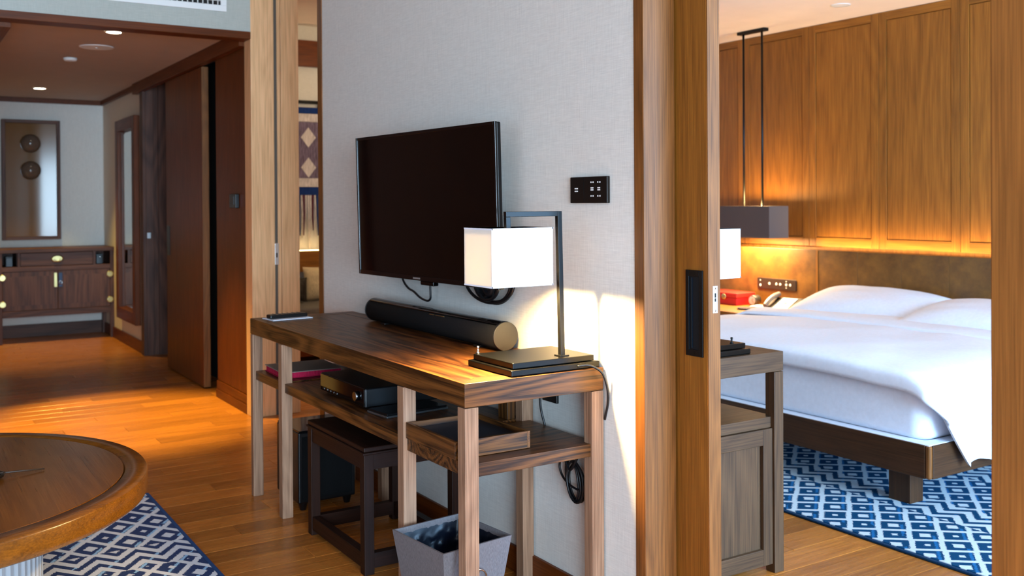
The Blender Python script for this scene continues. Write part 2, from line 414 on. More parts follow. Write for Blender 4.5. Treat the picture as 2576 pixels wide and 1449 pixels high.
def window(n, axis, a0, a1, c, z0, z1, mull):
    mb = MB()
    def bar(u0, u1, w0, w1):
        if axis == 'x': mb.box(c-.03, c+.03, u0, u1, w0, w1)
        else: mb.box(u0, u1, c-.03, c+.03, w0, w1)
    for k in range(mull+1):
        u = a0+(a1-a0)*k/mull; u = min(max(u, a0+.03), a1-.03); bar(u-.03, u+.03, z0, z1)
    bar(a0, a1, z0, z0+.06); bar(a0, a1, z1-.06, z1)
    struct(mb.build('window_%d' % n, wood('closet', 'Z')))
window(1, 'x', -2.6, 1.5, 4.45, .2, 2.5, 4)
window(2, 'y', -1.9, 1.7, -3.4, .2, 2.5, 3)
# ---- hall
HZ = 2.25
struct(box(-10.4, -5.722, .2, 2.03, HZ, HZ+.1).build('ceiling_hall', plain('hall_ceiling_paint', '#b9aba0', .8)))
struct(box(-10.4, -10.25, .2, 2.03, 0, HZ).build('wall_hall_back', WP))
struct(box(-10.25, -5.722, .2, .40, 0, HZ).build('wall_hall_left', WP))
struct(box(-10.2, -5.722, .40, .56, 2.165, HZ).build('trim_12', wood('closet', 'X'), bevel=.002))
struct(box(-10.25, -8.5, 1.80, 1.95, 0, HZ).build('wall_hall_mirror', wallpaper('warm_wallpaper', '#d8c9b8')))
struct(box(-10.23, -8.5, 1.785, 1.80, 0, .10).build('baseboard_hall', BBW, bevel=.002))
struct(box(-10.25, -10.235, .40, 1.80, 0, .12).build('baseboard_hall_back', wood('cabinet', 'Y'), bevel=.002))
struct(MB().box(-10.25, -8.68, 1.775, 1.80, 2.205, HZ).box(-10.25, -10.225, .56, 1.775, 2.205, HZ).build('trim_7', wood('closet', 'X'), bevel=.002))
struct(box(-8.68, -5.722, 1.755, 1.80, 2.165, HZ).build('trim_8', wood('closet', 'X'), bevel=.002))
post = struct(MB().box(-8.5, -8.4, 1.776, 1.801, 0, 2.165).box(-8.5, -8.4, 1.801, 1.862, 0, HZ).box(-8.5, -8.4, 1.90, 1.975, 0, HZ).box(-8.5, -8.412, 1.862, 1.90, 0, HZ).build('trim_9', wood('cabinet', 'Z'), bevel=.002))
box(-8.412, -8.404, 1.806, 1.836, 1.03, 1.09).build('strike_plate', STEEL, post)
box(-8.401, -8.394, 1.806, 1.836, .96, 1.01).build('thumb_turn', STEEL, post, bevel=.003)
# panelled pocket wall beside the study doorway
hw = struct(box(-6.36, -5.72, 1.797, 1.90, .11, 2.165).build('wall_hall_right', wood('closet', 'Z'), bevel=.002))
struct(MB().box(-6.36, -5.72, 1.790, 1.90, .055, .107).box(-6.36, -5.72, 1.784, 1.90, 0, .053).build('baseboard_hall_right', wood('closet', 'X'), bevel=.001))
struct(box(-10.4, -5.75, 1.98, 2.02, 0, HZ).build('wall_hall_pocket', VOID))  # painted near-black for the darkness of the pocket behind the doors
d2 = struct(box(-7.66, -6.664, 1.789, 1.834, .012, 2.16).build('door_2', wood('closet', 'Z'), bevel=.002))
box(-6.664, -6.660, 1.789, 1.834, .012, 2.16).build('door_edge', wood('jamb', 'Z'), d2, bevel=.001, label='pale oak edge of the dark sliding door')
fp = box(-7.64, -7.555, 1.785, 1.789, .86, 1.08).build('flush_pull', BLACKM, d2, bevel=.001)
# ---- bedroom sliding door
d1 = struct(box(-3.05, -1.9875, 1.901, 1.946, .012, 2.49).build('door_1', wood('closet', 'Z'), bevel=.002))
d1.data.materials[0] = wood('panel', 'Z')
box(-1.9875, -1.984, 1.901, 1.946, .012, 2.49).build('door_edge', wood('jamb', 'Z'), d1, bevel=.001, label='lighter oak leading edge')
pl = MB().box(-2.070, -2.057, 1.896, 1.901, .808, 1.048).box(-2.016, -2.003, 1.896, 1.901, .808, 1.048).box(-2.057, -2.016, 1.896, 1.901, .808, .826).box(-2.057, -2.016, 1.896, 1.901, 1.030, 1.048)
pl = pl.build('flush_pull', plain('black_steel_pull', '#0b0d12', .3, .5), d1, bevel=.0008, label='black flush pull')
box(-2.057, -2.016, 1.8995, 1.901, .826, 1.030).build('recess', plain('pull_recess_steel', '#1b2530', .35, .7), pl)
box(-2.050, -2.046, 1.8975, 1.8995, .83, 1.026).build('ridge', plain('pull_ridge_steel', '#2c3a48', .3, .8), pl)
for z in (.817, 1.039): MB().lathe([(.004, 0), (.003, .0012)], (-2.0365, 1.8955, z), 10, 'y').build('screw', BLACKM, pl)
lk = box(-1.984, -1.9825, 1.9165, 1.9345, .931, 1.006).build('lock_plate', STEEL, d1, bevel=.0006, label='steel lock face plate')
for z0, z1 in ((.963, .972), (.974, .986)): box(-1.9825, -1.982, 1.923, 1.928, z0, z1).build('slot', VOID, lk)
for z in (.938, .999): MB().lathe([(.003, 0), (.002, .0006)], (-1.9825, 1.9255, z), 10, 'x').build('screw', CHROME, lk)

# ---- study beyond the doorway
struct(box(-8.1, -8.0, 2.03, 3.8, 0, HT).build('wall_study_left', WP))
struct(box(-8.0, -4.56, 3.7, 3.8, 0, HT).build('wall_study_back', WP))
struct(box(-8.1, -4.56, 2.06, 3.8, HT, HT+.1).build('ceiling_study', PLASTER))
struct(box(-8.0, -5.75, 2.03, 2.09, 0, HT).build('wall_study_front', WP))
struct(box(-4.62, -4.56, 2.065, 3.7, 0, HT).build('wall_study_right', WP))
struct(box(-8.0, -7.95, 2.1, 3.7, 2.40, 2.62).build('trim_10', wood('closet', 'Y'), bevel=.003))

# ---- bedroom shell
BZ = 2.445
struct(box(-6.3, 2.0, 2.065, 5.6, BZ, BZ+.1).build('ceiling_bedroom', plain('bedroom_ceiling_paint', '#e9d6c6', .8)))
struct(MB().box(1.9, 2.0, 2.06, 2.3, 0, BZ).box(1.9, 2.0, 5.3, 5.7, 0, BZ).box(1.9, 2.0, 2.3, 5.3, 2.35, BZ).box(1.9, 2.0, 2.3, 5.3, 0, .35).build('wall_bedroom_right', WP))
window(3, 'x', 2.3, 5.3, 1.95, .35, 2.35, 3)
struct(MB().box(-6.4, -6.3, 3.81, 5.7, 0, BZ).box(-6.3, -4.55, 3.81, 3.85, 0, BZ).box(-4.555, -4.52, 2.07, 3.85, 0, BZ).build('wall_bedroom_left', WP))
hbw = struct(box(-6.3, 1.9, 5.425, 5.6, 0, BZ).build('wall_bedroom_back', wood('panel', 'Z')))
# tall framed panels above the headboard: stiles, rails and a field each
seams = [-6.30, -5.835, -5.255, -4.642, -4.075, -3.506, -2.937, -2.368, -1.80, -1.23]
for a, b in zip(seams[:-1], seams[1:]):
    g = .0015; z0, z1 = .925, BZ-.002; st = .058
    for s0, s1 in ((a+g, a+st), (b-st, b-g)):
        box(s0, s1, 5.400, 5.425, z0, z1).build('stile', wood('panel', 'Z'), hbw, bevel=.0015)
    for s0, s1 in ((z0, z0+.062), (z1-.052, z1)):
        box(a+st, b-st, 5.400, 5.425, s0, s1).build('rail', wood('panel', 'X'), hbw, bevel=.0015)
    box(a+st+.004, b-st-.004, 5.403, 5.425, z0+.066, z1-.056).build('field_panel', wood('panel', 'Z'), hbw, bevel=.0015)

# ================================================================== LIVING ROOM OBJECTS
# ---- console table
def console(name, label, x0, x1, y0, y1, zt, key, legsx, shelfz=.532):
    t = thing(name, label, 'table', ((x0+x1)/2, (y0+y1)/2, 0))
    th, bw = .065, .07
    z0 = zt-th
    bd = [[(x0, y0), (x1, y0), (x1-bw, y0+bw), (x0+bw, y0+bw)], [(x1, y0), (x1, y1), (x1-bw, y1-bw), (x1-bw, y0+bw)],
          [(x1, y1), (x0, y1), (x0+bw, y1-bw), (x1-bw, y1-bw)], [(x0, y1), (x0, y0), (x0+bw, y0+bw), (x0+bw, y1-bw)]]
    for k, p in enumerate(bd): MB().prism(p, z0, zt).build('edge_board', wood(key, 'X' if k % 2 == 0 else 'Y'), t, bevel=.0012)
    box(x0+bw, x1-bw, y0+bw, y1-bw, z0+.01, zt-.0008).build('top_panel', wood(key, 'X'), t)
    for a, b in legsx:
        for c0, c1 in ((y0, y0+.043), (y1-.043, y1)):
            box(a, b, c0, c1, 0, z0-.002).build('leg', wood('leg' if key == 'console' else key, 'Z'), t, bevel=.0015)
    return t
ct = console('console_table', 'long walnut brown console table under the wall television', -4.128, -2.29, 1.305, 1.774, .753, 'console',
             ((-4.128, -4.097), (-3.777, -3.737), (-2.703, -2.663), (-2.33, -2.29)))
for a, b in ((-4.100, -3.775), (-3.740, -2.700), (-2.665, -2.297)):
    box(a, b, 1.318, 1.760, .495, .532).build('shelf', wood('console', 'Y' if a > -2.7 else 'X'), ct, bevel=.0012)
box(-2.76, -2.705, 1.70, 1.73, .532, .690).build('divider_block', wood('console', 'Z'), ct, bevel=.001)

# ---- television, swung slightly off the wall
tv = thing('television', 'black flat screen television mounted on the pale wall', 'television', (-3.18, 1.70, .95))
ax, ay, bx_, by = -3.672, 1.610, -2.690, 1.664
ux = Vector((bx_-ax, by-ay, 0)); TW = ux.length; ux.normalize(); un = Vector((ux.y, -ux.x, 0))    # un points to the room
def tvp(p):          # p: (along, out of screen, height)
    q = Vector((ax, ay, 0))+ux*p.x+un*p.y; q.z = p.z
    q += un*.012*(p.z-.955)/.545; return q
Z0, Z1 = .957, 1.501
box(.001, TW-.001, -.022, -.004, Z0+.001, Z1-.001).xf(tvp).build('casing', plain('tv_casing', '#070709', .35, spec=.3), tv, bevel=.004)
fr = MB().box(0, .011, -.006, .003, Z0, Z1).box(TW-.011, TW, -.006, .003, Z0, Z1).box(.011, TW-.011, -.006, .003, Z0, Z0+.017).box(.011, TW-.011, -.006, .003, Z1-.011, Z1)
fr.xf(tvp).build('bezel', plain('tv_bezel_gloss', '#07070a', .12), tv, bevel=.001)
box(.011, TW-.011, -.006, .0, Z0+.017, Z1-.011).xf(tvp).build('screen', BLACKG, tv)
box(.435, .485, .0025, .0035, Z0+.005, Z0+.011).xf(tvp).build('logo', plain('silver_print', '#b8b8b8', .3, .6), tv)
box(.47, .56, -.030, -.006, Z0-.016, Z0).xf(tvp).build('sensor_foot', BLACKG, tv, bevel=.003)
box(.2, .78, -.060, -.022, 1.0, 1.40).xf(tvp).build('rear_housing', BLACKP, tv, bevel=.01)
box(-3.30, -3.06, 1.745, 1.779, 1.13, 1.33).build('wall_bracket', BLACKM, tv, bevel=.003)
box(-3.21, -3.15, 1.69, 1.75, 1.18, 1.28).build('bracket_arm', BLACKM, tv, bevel=.003)
def arc(c, r0, r1, a0, a1, n, y=0, tw=0):
    return [(c[0]+r0*math.cos(a0+(a1-a0)*k/n), c[1]+y*k/n, c[2]+r1*math.sin(a0+(a1-a0)*k/n)) for k in range(n+1)]
def spline(p, n=8):
    p = [Vector(q) for q in p]; o = []
    for i in range(len(p)-1):
        a, b, c, d = p[max(i-1, 0)], p[i], p[i+1], p[min(i+2, len(p)-1)]
        for k in range(n):
            t = k/n; o.append(.5*((2*b)+(c-a)*t+(2*a-5*b+4*c-d)*t*t+(3*b-a-3*c+d)*t**3))
    return o+[p[-1]]
cl = thing('cable_bundle', 'coil of black cables hanging below the right corner of the television', 'cables', (-2.9, 1.73, .90))
for c, r0, r1, y, rr in (((-2.895, 1.742, .965), .150, .070, .012, .0055), ((-2.87, 1.748, .965), .105, .066, .006, .006), ((-2.885, 1.736, .965), .085, .058, -.008, .006),
                         ((-2.87, 1.752, .968), .115, .073, .004, .006), ((-2.90, 1.744, .965), .06, .05, .01, .007), ((-2.915, 1.74, .965), .045, .055, .0, .008)):
    MB().tube(arc(c, r0, r1, -PI, 0, 22, y), rr, 8).build('cable', DARKCORD, cl, smooth=True)
MB().tube(spline([(-2.93, 1.742, .985), (-2.90, 1.74, .94), (-2.87, 1.742, .93), (-2.85, 1.745, .985)]), .013, 8).build('cable_tie_knot', DARKCORD, cl, smooth=True)
tag(MB().tube(spline([(-3.543, 1.735, .985), (-3.538, 1.737, .935), (-3.50, 1.74, .905), (-3.453, 1.742, .893), (-3.40, 1.742, .874), (-3.345, 1.742, .866), (-3.317, 1.742, .874), (-3.31, 1.74, .90), (-3.308, 1.735, .985)]), .0042, 8)
    .build('sensor_cord', DARKCORD, smooth=True), 'thin black cord looping down from the middle of the television', 'cord')

# ---- sound bar
sb = thing('sound_bar', 'long black cylindrical sound bar lying on the console table', 'speaker', (-3.23, 1.71, .754))
def cylx(mb, x0, x1, r, c, e=.004, n=40):
    return mb.lathe([(r-e, x0), (r, x0+e), (r, x1-e), (r-e, x1)], (0, c[0], c[1]), n, 'x')
cylx(MB(), -3.735, -2.728, .0465, (1.708, .8015)).build('grille', fabric('black_speaker_cloth', '#0e0e10', 900, .8, .3, .3), sb, smooth=True)
cylx(MB(), -2.728, -2.7225, .0475, (1.708, .8015), .0012).build('end_cap', plain('dark_grey_cap', '#1d1b1a', .38), sb, smooth=True)
cylx(MB(), -3.7405, -3.735, .0475, (1.708, .8015), .0012).build('end_cap', plain('dark_grey_cap_b', '#1d1b1a', .38), sb, smooth=True)
MB().prism([(1.708+.0485*math.cos(a), .8015+.0485*math.sin(a)) for a in [math.radians(70+k*5) for k in range(13)]]+[(1.708+.044*math.cos(a), .8015+.044*math.sin(a)) for a in [math.radians(130-k*5) for k in range(13)]], -3.73, -2.735, 'x').build('top_strip', BLACKG, sb)
for x0, x1 in ((-3.19, -3.155), (-3.145, -3.08)): box(x0, x1, 1.6715, 1.674, .8328, .8352).build('logo', BRASS, sb)
for x in (-3.6, -2.86): box(x-.02, x+.02, 1.675, 1.741, .7535, .760).build('foot', BLACKP, sb, bevel=.002)

# ---- table lamps
SHADEM = shade_mat('white_linen_shade', '#f3efe8', .20)
def lamp_base(t, x0, x1, y0, y1, z):
    box(x0, x1, y0, y1, z, z+.018).build('base_plate', plain('black_lacquer', '#050504', .3, spec=.2), t, bevel=.003)
    box(x0+.012, x1-.012, y0+.012, y1-.012, z+.019, z+.036).build('upper_plate', plain('black_lacquer_b', '#050504', .28, spec=.2), t, bevel=.002)
def shade(t, x0, x1, y0, y1, z0, z1, mat):
    th = .003
    mb = MB().box(x0, x1, y0, y0+th, z0, z1).box(x0, x1, y1-th, y1, z0, z1).box(x0, x0+th, y0+th, y1-th, z0, z1).box(x1-th, x1, y0+th, y1-th, z0, z1)
    s = mb.build('lamp_shade', mat, t)
    e = .0045
    for z in (z0, z1-e):
        MB().box(x0-.0006, x1+.0006, y0-.0006, y0+th, z, z+e).box(x0-.0006, x1+.0006, y1-th, y1+.0006, z, z+e).box(x0-.0006, x0+th, y0, y1, z, z+e).box(x1-th, x1+.0006, y0, y1, z, z+e).build('trim_band', LINEN, s)
    return s
ZT = .753
l1 = thing('table_lamp', 'lit black table lamp with square white shade on the console beside the television', 'lamp', (-2.425, 1.615, ZT))
lamp_base(l1, -2.545, -2.302, 1.462, 1.770, ZT+.0005)
def lean(p):        # the arm stands a touch out of true
    k = (p.z-.789)/.42; return Vector((p.x-.004*k, p.y-.006*k, p.z))
px, py_ = -2.352, 1.668; sx_, sy_ = -2.379, 1.490
b = .0075
MB().box(px-b, px+b, py_-b, py_+b, .789, 1.2135).xf(lean).build('pole', BLACKM, l1, bevel=.001)
box(px-.016, px+.016, py_-.016, py_+.016, .789, .793).build('pole_foot', BLACKM, l1, bevel=.001)
MB().box(px-b, px+b, sy_-b, py_-b, 1.1985, 1.2135).xf(lean).build('arm', BLACKM, l1, bevel=.001)
MB().box(px-b, px+b, sy_-b, sy_+b, 1.155, 1.1985).xf(lean).build('drop_bar', BLACKM, l1, bevel=.001)
sh = shade(l1, sx_-.078, sx_+.073, 1.402, 1.607, 1.003, 1.168, SHADEM)
MB().tube([(-2.404, 1.503, 1.150), (-2.404, 1.503, 1.088)], .012, 12).build('bulb_socket', BLACKM, l1, smooth=True)
MB().lathe([(.006, 0), (.02, .012), (.027, .03), (.02, .05), (.011, .062), (.010, .070)], (-2.404, 1.503, 1.020), 20).build('bulb', emis('warm_bulb', (1, .67, .28), 4800), l1, smooth=True)
box(sx_-.074, sx_+.069, 1.406, 1.603, 1.150, 1.153).build('diffuser', SHADEM, l1)
sw = MB().lathe([(.006, 0), (.006, .004), (.003, .005), (.0032, .016), (.0045, .020), (.003, .023)], (-2.525, 1.485, ZT+.0365), 12).build('switch', CHROME, l1, smooth=True)
MB().tube(spline([(-2.303, 1.690, .763), (-2.288, 1.72, .765), (-2.272, 1.752, .745), (-2.266, 1.766, .71), (-2.270, 1.7755, .66), (-2.288, 1.7765, .60)]), .0035, 8).build('cord', DARKCORD, l1, smooth=True)

# ---- remote control and note on the far end
def rotz(cx, cy, a):
    c, s = math.cos(a), math.sin(a)
    return lambda p: Vector((cx+c*(p.x-cx)-s*(p.y-cy), cy+s*(p.x-cx)+c*(p.y-cy), p.z))
tag(box(-4.085, -3.975, 1.345, 1.525, .7535, .7565).xf(rotz(-4.03, 1.435, .08)).build('note_card', plain('white_card', '#e4e8f4', .6)), 'white card lying under the remote control on the console', 'card')
rc = thing('remote_control', 'slim black remote control on a white card at the console far end', 'remote', (-4.03, 1.44, .757))
r_ = rotz(-4.03, 1.435, .08)
box(-4.056, -4.012, 1.350, 1.520, .757, .774).xf(r_).build('body', BLACKP, rc, bevel=.005, seg=3)
for k in range(6):
    for j in range(3): MB().lathe([(.004, 0), (.0035, .0015)], (-4.046+j*.012, 1.375+k*.022, .774), 8).xf(r_).build('button', plain('remote_button_%d%d' % (k, j), '#1c1c20', .4), rc)

# ---- control plate on the wall
cp = thing('switch_panel', 'black keypad switch plate on the pale wall right of the television', 'switch', (-2.352, 1.775, 1.235))
box(-2.443, -2.261, 1.768, 1.7795, 1.236, 1.315).build('plate', plain('dark_bronze_plate', '#191411', .4, .3), cp, bevel=.002)
box(-2.3745, -2.3735, 1.7672, 1.768, 1.238, 1.313).build('seam', BLACKM, cp)
for x, cols in ((-2.411, 1), (-2.333, 0), (-2.300, 0)):
    if cols:
        for z in (1.270, 1.278): box(x-.008, x+.008, 1.7674, 1.768, z, z+.004).build('key_mark', WHITEK, cp)
    else:
        for z, h in ((1.296, 0), (1.255, 0)):
            for dx in (-.0065, .0035): box(x+dx, x+dx+.0045, 1.7674, 1.768, z, z+.0045).build('key_mark', WHITEK, cp)
        for z in (1.2735, 1.2795): box(x-.006, x+.007, 1.7674, 1.768, z, z+.004).build('key_mark', WHITEK, cp)

# ---- things on the console shelf
bk = thing('binder', 'taupe covered folder with red edges on the left shelf of the console', 'folder', (-3.95, 1.45, .533))
rb = rotz(-3.94, 1.46, -.05)
box(-4.075, -3.825, 1.345, 1.600, .5335, .5355).xf(rb).build('back_cover', fabric('red_cloth', '#a3173a', 400), bk)
box(-4.070, -3.830, 1.350, 1.595, .5355, .556).xf(rb).build('pages', fabric('crimson_pages', '#b01a40', 300), bk)
box(-4.075, -3.825, 1.345, 1.600, .556, .559).xf(rb).build('cover', fabric('taupe_cloth', '#8d7f74', 400), bk)
rv = thing('media_player', 'glossy black media player box on the middle console shelf', 'media player', (-3.30, 1.50, .533))
box(-3.50, -3.095, 1.374, 1.655, .540, .606).build('body', BLACKP, rv, bevel=.004)
box(-3.496, -3.099, 1.371, 1.3745, .543, .603).build('front_panel', BLACKG, rv, bevel=.001)
MB().lathe([(.016, 0), (.016, .010), (.012, .012)], (-3.155, 1.359, .573), 20, 'y').build('knob', plain('knob_chrome', '#8f9399', .2, 1), rv, smooth=True)
for k in range(5): box(-3.47+k*.03, -3.455+k*.03, 1.3695, 1.3712, .549, .554).build('button', CHROME, rv)
for x in (-3.47, -3.13):
    for y in (1.40, 1.62): MB().lathe([(.012, 0), (.014, .007)], (x, y, .5325), 12).build('foot', BLACKP, rv)
lp = thing('tablet', 'thin dark tablet with silver rim lying beside the media player', 'tablet', (-3.0, 1.5, .533))
rl = rotz(-3.0, 1.5, .10)
box(-3.075, -2.945, 1.372, 1.615, .533, .5405).xf(rl).build('rim', plain('silver_rim', '#9fa7ad', .25, .9), lp, bevel=.002)
box(-3.072, -2.948, 1.375, 1.612, .5405, .5475).xf(rl).build('body', BLACKP, lp, bevel=.002)
ty = thing('wooden_tray', 'shallow wooden tray with dark lining on the right console shelf', 'tray', (-2.51, 1.44, .533))
tx0, tx1, ty0, ty1, tz0, tz1 = -2.658, -2.358, 1.312, 1.560, .533, .582
for q in ((tx0, tx1, ty0, ty0+.010), (tx0, tx1, ty1-.010, ty1)): box(*q, tz0, tz1).build('side_board', wood('console', 'X'), ty, bevel=.001)
for q in ((tx0, tx0+.010), (tx1-.010, tx1)): box(*q, ty0+.010, ty1-.010, tz0, tz1).build('side_board', wood('console', 'Y'), ty, bevel=.001)
box(tx0+.010, tx1-.010, ty0+.010, ty1-.010, tz0+.002, tz1-.016).build('lining', plain('dark_leather_lining', '#24242a', .5), ty)

# ---- wall socket and hanging flex under the table
so_ = thing('wall_socket', 'black wall socket just below the console top near its right end', 'socket', (-2.56, 1.775, .60))
box(-2.605, -2.525, 1.770, 1.7795, .606, .680).build('plate', BLACKP, so_, bevel=.002)
box(-2.600, -2.572, 1.745, 1.770, .622, .650).build('plug', BLACKP, so_, bevel=.004)
MB().tube(spline([(-2.586, 1.748, .625), (-2.585, 1.752, .58), (-2.575, 1.760, .53), (-2.56, 1.766, .48), (-2.52, 1.768, .455)]), .0038, 8).build('flex', DARKCORD, so_, smooth=True)
cc = thing('cord_coil', 'tied coil of black power cord against the wall under the right console shelf', 'cord', (-2.43, 1.76, .33))
for (cx, cz, r0, r1, tl, y) in ((-2.425, .392, .036, .064, .25, 1.762), (-2.418, .388, .034, .060, .18, 1.757), (-2.412, .385, .040, .056, .3, 1.766), (-2.43, .395, .030, .066, .2, 1.759), (-2.405, .392, .042, .062, .15, 1.752)):
    p = []
    for k in range(28):
        a = 2*PI*k/28; u, v = r0*math.cos(a), r1*math.sin(a); p.append((cx+u*math.cos(tl)-v*math.sin(tl), y, cz+u*math.sin(tl)+v*math.cos(tl)))
    MB().tube(p, .0036, 8, closed=True).build('loop', DARKCORD, cc, smooth=True)
MB().tube(spline([(-2.47, 1.764, .482), (-2.455, 1.762, .455), (-2.482, 1.76, .452), (-2.496, 1.76, .42), (-2.478, 1.76, .39), (-2.43, 1.755, .375), (-2.385, 1.755, .37)]), .0036, 8).build('tail', DARKCORD, cc, smooth=True)
MB().tube(spline([(-2.455, 1.75, .455), (-2.425, 1.748, .425), (-2.395, 1.75, .46), (-2.385, 1.755, .495)]), .004, 8).build('wrap', DARKCORD, cc, smooth=True)

# ---- stool
st_ = thing('stool', 'dark brown rectangular wooden stool tucked under the console', 'stool', (-3.27, 1.515, 0))
X0, X1, Y0, Y1 = -3.530, -3.012, 1.331, 1.700; lw = .036
for a in (X0, X1-lw):
    for b_ in (Y0, Y1-lw): box(a, a+lw, b_, b_+lw, 0, .402).build('leg', wood('stool', 'Z'), st_, bevel=.002)
box(X0-.004, X1+.004, Y0-.004, Y1+.004, .402, .410).build('seat_moulding', wood('stool', 'X'), st_, bevel=.002)
box(X0, X1, Y0, Y1, .411, .427).build('seat', wood('stool', 'X'), st_, bevel=.003)
for y in (Y0+.004, Y1-.030): box(X0+lw, X1-lw, y, y+.026, .350, .402).build('apron', wood('stool', 'X'), st_, bevel=.001)
for x in (X0+.004, X1-.030): box(x, x+.026, Y0+lw, Y1-lw, .350, .402).build('apron', wood('stool', 'Y'), st_, bevel=.001)
for y in (Y0+.003, Y1-.033): box(X0+lw, X1-lw, y, y+.030, .020, .070).build('stretcher', wood('stool', 'X'), st_, bevel=.001)
for x in (X0+.003, X1-.033): box(x, x+.030, Y0+lw, Y1-lw, .020, .070).build('stretcher', wood('stool', 'Y'), st_, bevel=.001)

# ---- subwoofer
sw_ = thing('subwoofer', 'black box subwoofer on small feet under the left end of the console', 'speaker', (-3.91, 1.51, 0))
box(-4.041, -3.783, 1.387, 1.632, .032, .318).build('cabinet', BLACKP, sw_, bevel=.006, seg=3)
box(-4.038, -3.786, 1.390, 1.629, .318, .324).build('top_plate', plain('gloss_black_top', '#0b0b0c', .08), sw_, bevel=.002)
box(-3.783, -3.779, 1.402, 1.617, .05, .30).build('grille', fabric('subwoofer_cloth', '#0a0a0b', 800), sw_)
for x in (-4.01, -3.81):
    for y in (1.415, 1.605): MB().lathe([(.012, 0), (.020, .032)], (x, y, 0), 14).build('foot', BLACKP, sw_)

# ---- waste bin with liner
wb = thing('waste_bin', 'tapered square grey fabric waste bin with chrome ring, at the console front', 'bin', (-2.507, 1.381, 0))
rim = [(-2.624, 1.248), (-2.361, 1.275), (-2.390, 1.515), (-2.650, 1.487)]; bc = (-2.507, 1.381)
def sc_(k, d=0): return [(bc[0]+(p[0]-bc[0])*k, bc[1]+(p[1]-bc[1])*k) for p in rim]
BINM = fabric('grey_woven_vinyl', '#6a6466', 700, .6, .22, .2)
for k in range(4):
    j = (k+1) % 4
    ob, ib, ot, it = sc_(.70), sc_(.655), sc_(1.0), sc_(.955)
    mb = MB(); mb.v = [(*ob[k], .004), (*ob[j], .004), (*ot[j], .28), (*ot[k], .28), (*ib[k], .004), (*ib[j], .004), (*it[j], .28), (*it[k], .28)]
    mb.f = [(0, 1, 2, 3), (7, 6, 5, 4), (3, 2, 6, 7), (0, 4, 5, 1), (1, 5, 6, 2), (4, 0, 3, 7)]
    mb.build('side_panel', BINM, wb)
MB().prism(sc_(.69), 0, .008).build('base', BINM, wb)
rndn = random.Random(3)
from mathutils import noise as mnoise
def liner(u, v):
    # u round the wall, v from rim down to a sagging bottom
    k = u*4; i = int(k) % 4; f = k-int(k)
    r0, r1 = sc_(.945), None
    a, b_ = r0[i], r0[(i+1) % 4]; x, y = a[0]+(b_[0]-a[0])*f, a[1]+(b_[1]-a[1])*f
    if v < .7: kk = 1-.24*(v/.7); z = .268-.15*(v/.7)
    else: kk = .76*(1-(v-.7)/.3); z = .118-.03*(v-.7)/.3
    n1 = mnoise.noise(Vector((x*38, y*38, z*38)))*.010*min(1, v*6); n2 = mnoise.noise(Vector((x*90+5, y*90, z*90)))*.004*min(1, v*6)
    kk -= abs(n1+n2)*6
    return (bc[0]+(x-bc[0])*max(kk, 0), bc[1]+(y-bc[1])*max(kk, 0), z+n1+n2)
MB().grid(liner, 96, 30).build('liner', plain('black_plastic_bag', '#040a1a', .3, spec=.25), wb, smooth='all')
rg = MB()
f0 = Vector(((rim[1][0]+rim[2][0])/2, (rim[1][1]+rim[2][1])/2, 0)); kz = .70+.30*(.205/.28)
fc = Vector((bc[0]+(f0.x-bc[0])*kz, bc[1]+(f0.y-bc[1])*kz, .205))
MB().lathe([(.012, 0), (.012, .004), (.006, .008)], fc-Vector((.001, 0, 0)), 16, 'x').build('ring_mount', CHROME, wb, smooth=True)
MB().tube([(fc.x+.010-.012*(1-math.cos(2*PI*k/30))*.5, fc.y+.030*math.sin(2*PI*k/30), fc.z-.026+.030*math.cos(2*PI*k/30)) for k in range(30)], .0028, 8, closed=True).build('ring', CHROME, wb, smooth=True)

# ---- coffee table
cf = thing('coffee_table', 'large round brown wooden coffee table with a grooved rim', 'table', (-3.30, -.017, 0))
CC = (-3.300, -.017, 0); CR, CT = .706, .435
MB().lathe([(CR-.012, CT-.068), (CR-.003, CT-.062), (CR, CT-.05), (CR, CT-.006), (CR-.004, CT), (.643, CT), (.641, CT-.006), (.58, CT-.0065)], CC, 160).build('rim', wood('coffee', 'Y'), cf, smooth=True)
MB().lathe([(.5, CT-.012), (.637, CT-.012), (.637, CT-.002), (.636, CT-.0008)], CC, 160).build('top_panel', wood('coffee', 'X'), cf)
mb = MB(); pr = []
for k in range(240):
    a = 2*PI*k/240; r = .40+.012*abs(math.sin(a*40)); pr.append((CC[0]+r*math.cos(a), CC[1]+r*math.sin(a)))
mb.prism(pr, .012, CT-.07).build('fluted_base', plain('pale_fluted_base', '#9a9ca2', .6), cf)
ds = thing('incense_holder', 'small dark dish with a thin stick on the round coffee table', 'dish', (-3.262, .262, CT))
MB().lathe([(.02, 0), (.036, .004), (.040, .014), (.036, .014), (.02, .006)], (-3.262, .252, CT+.0005), 24).build('dish', plain('dark_bronze', '#2a211a', .3, .5), ds, smooth=True)
MB().tube([(-3.262, .268, CT+.014), (-3.272, .34, CT+.009), (-3.282, .400, CT+.004)], [.003, .0028, .0022], 8).build('stick', plain('dark_stick', '#33241a', .5), ds, smooth=True)
MB().lathe([(.003, 0), (.010, .004), (.012, .012), (.009, .020), (.003, .024)], (-3.262, .262, CT+.012), 16).build('knob', CHROME, ds, smooth=True)

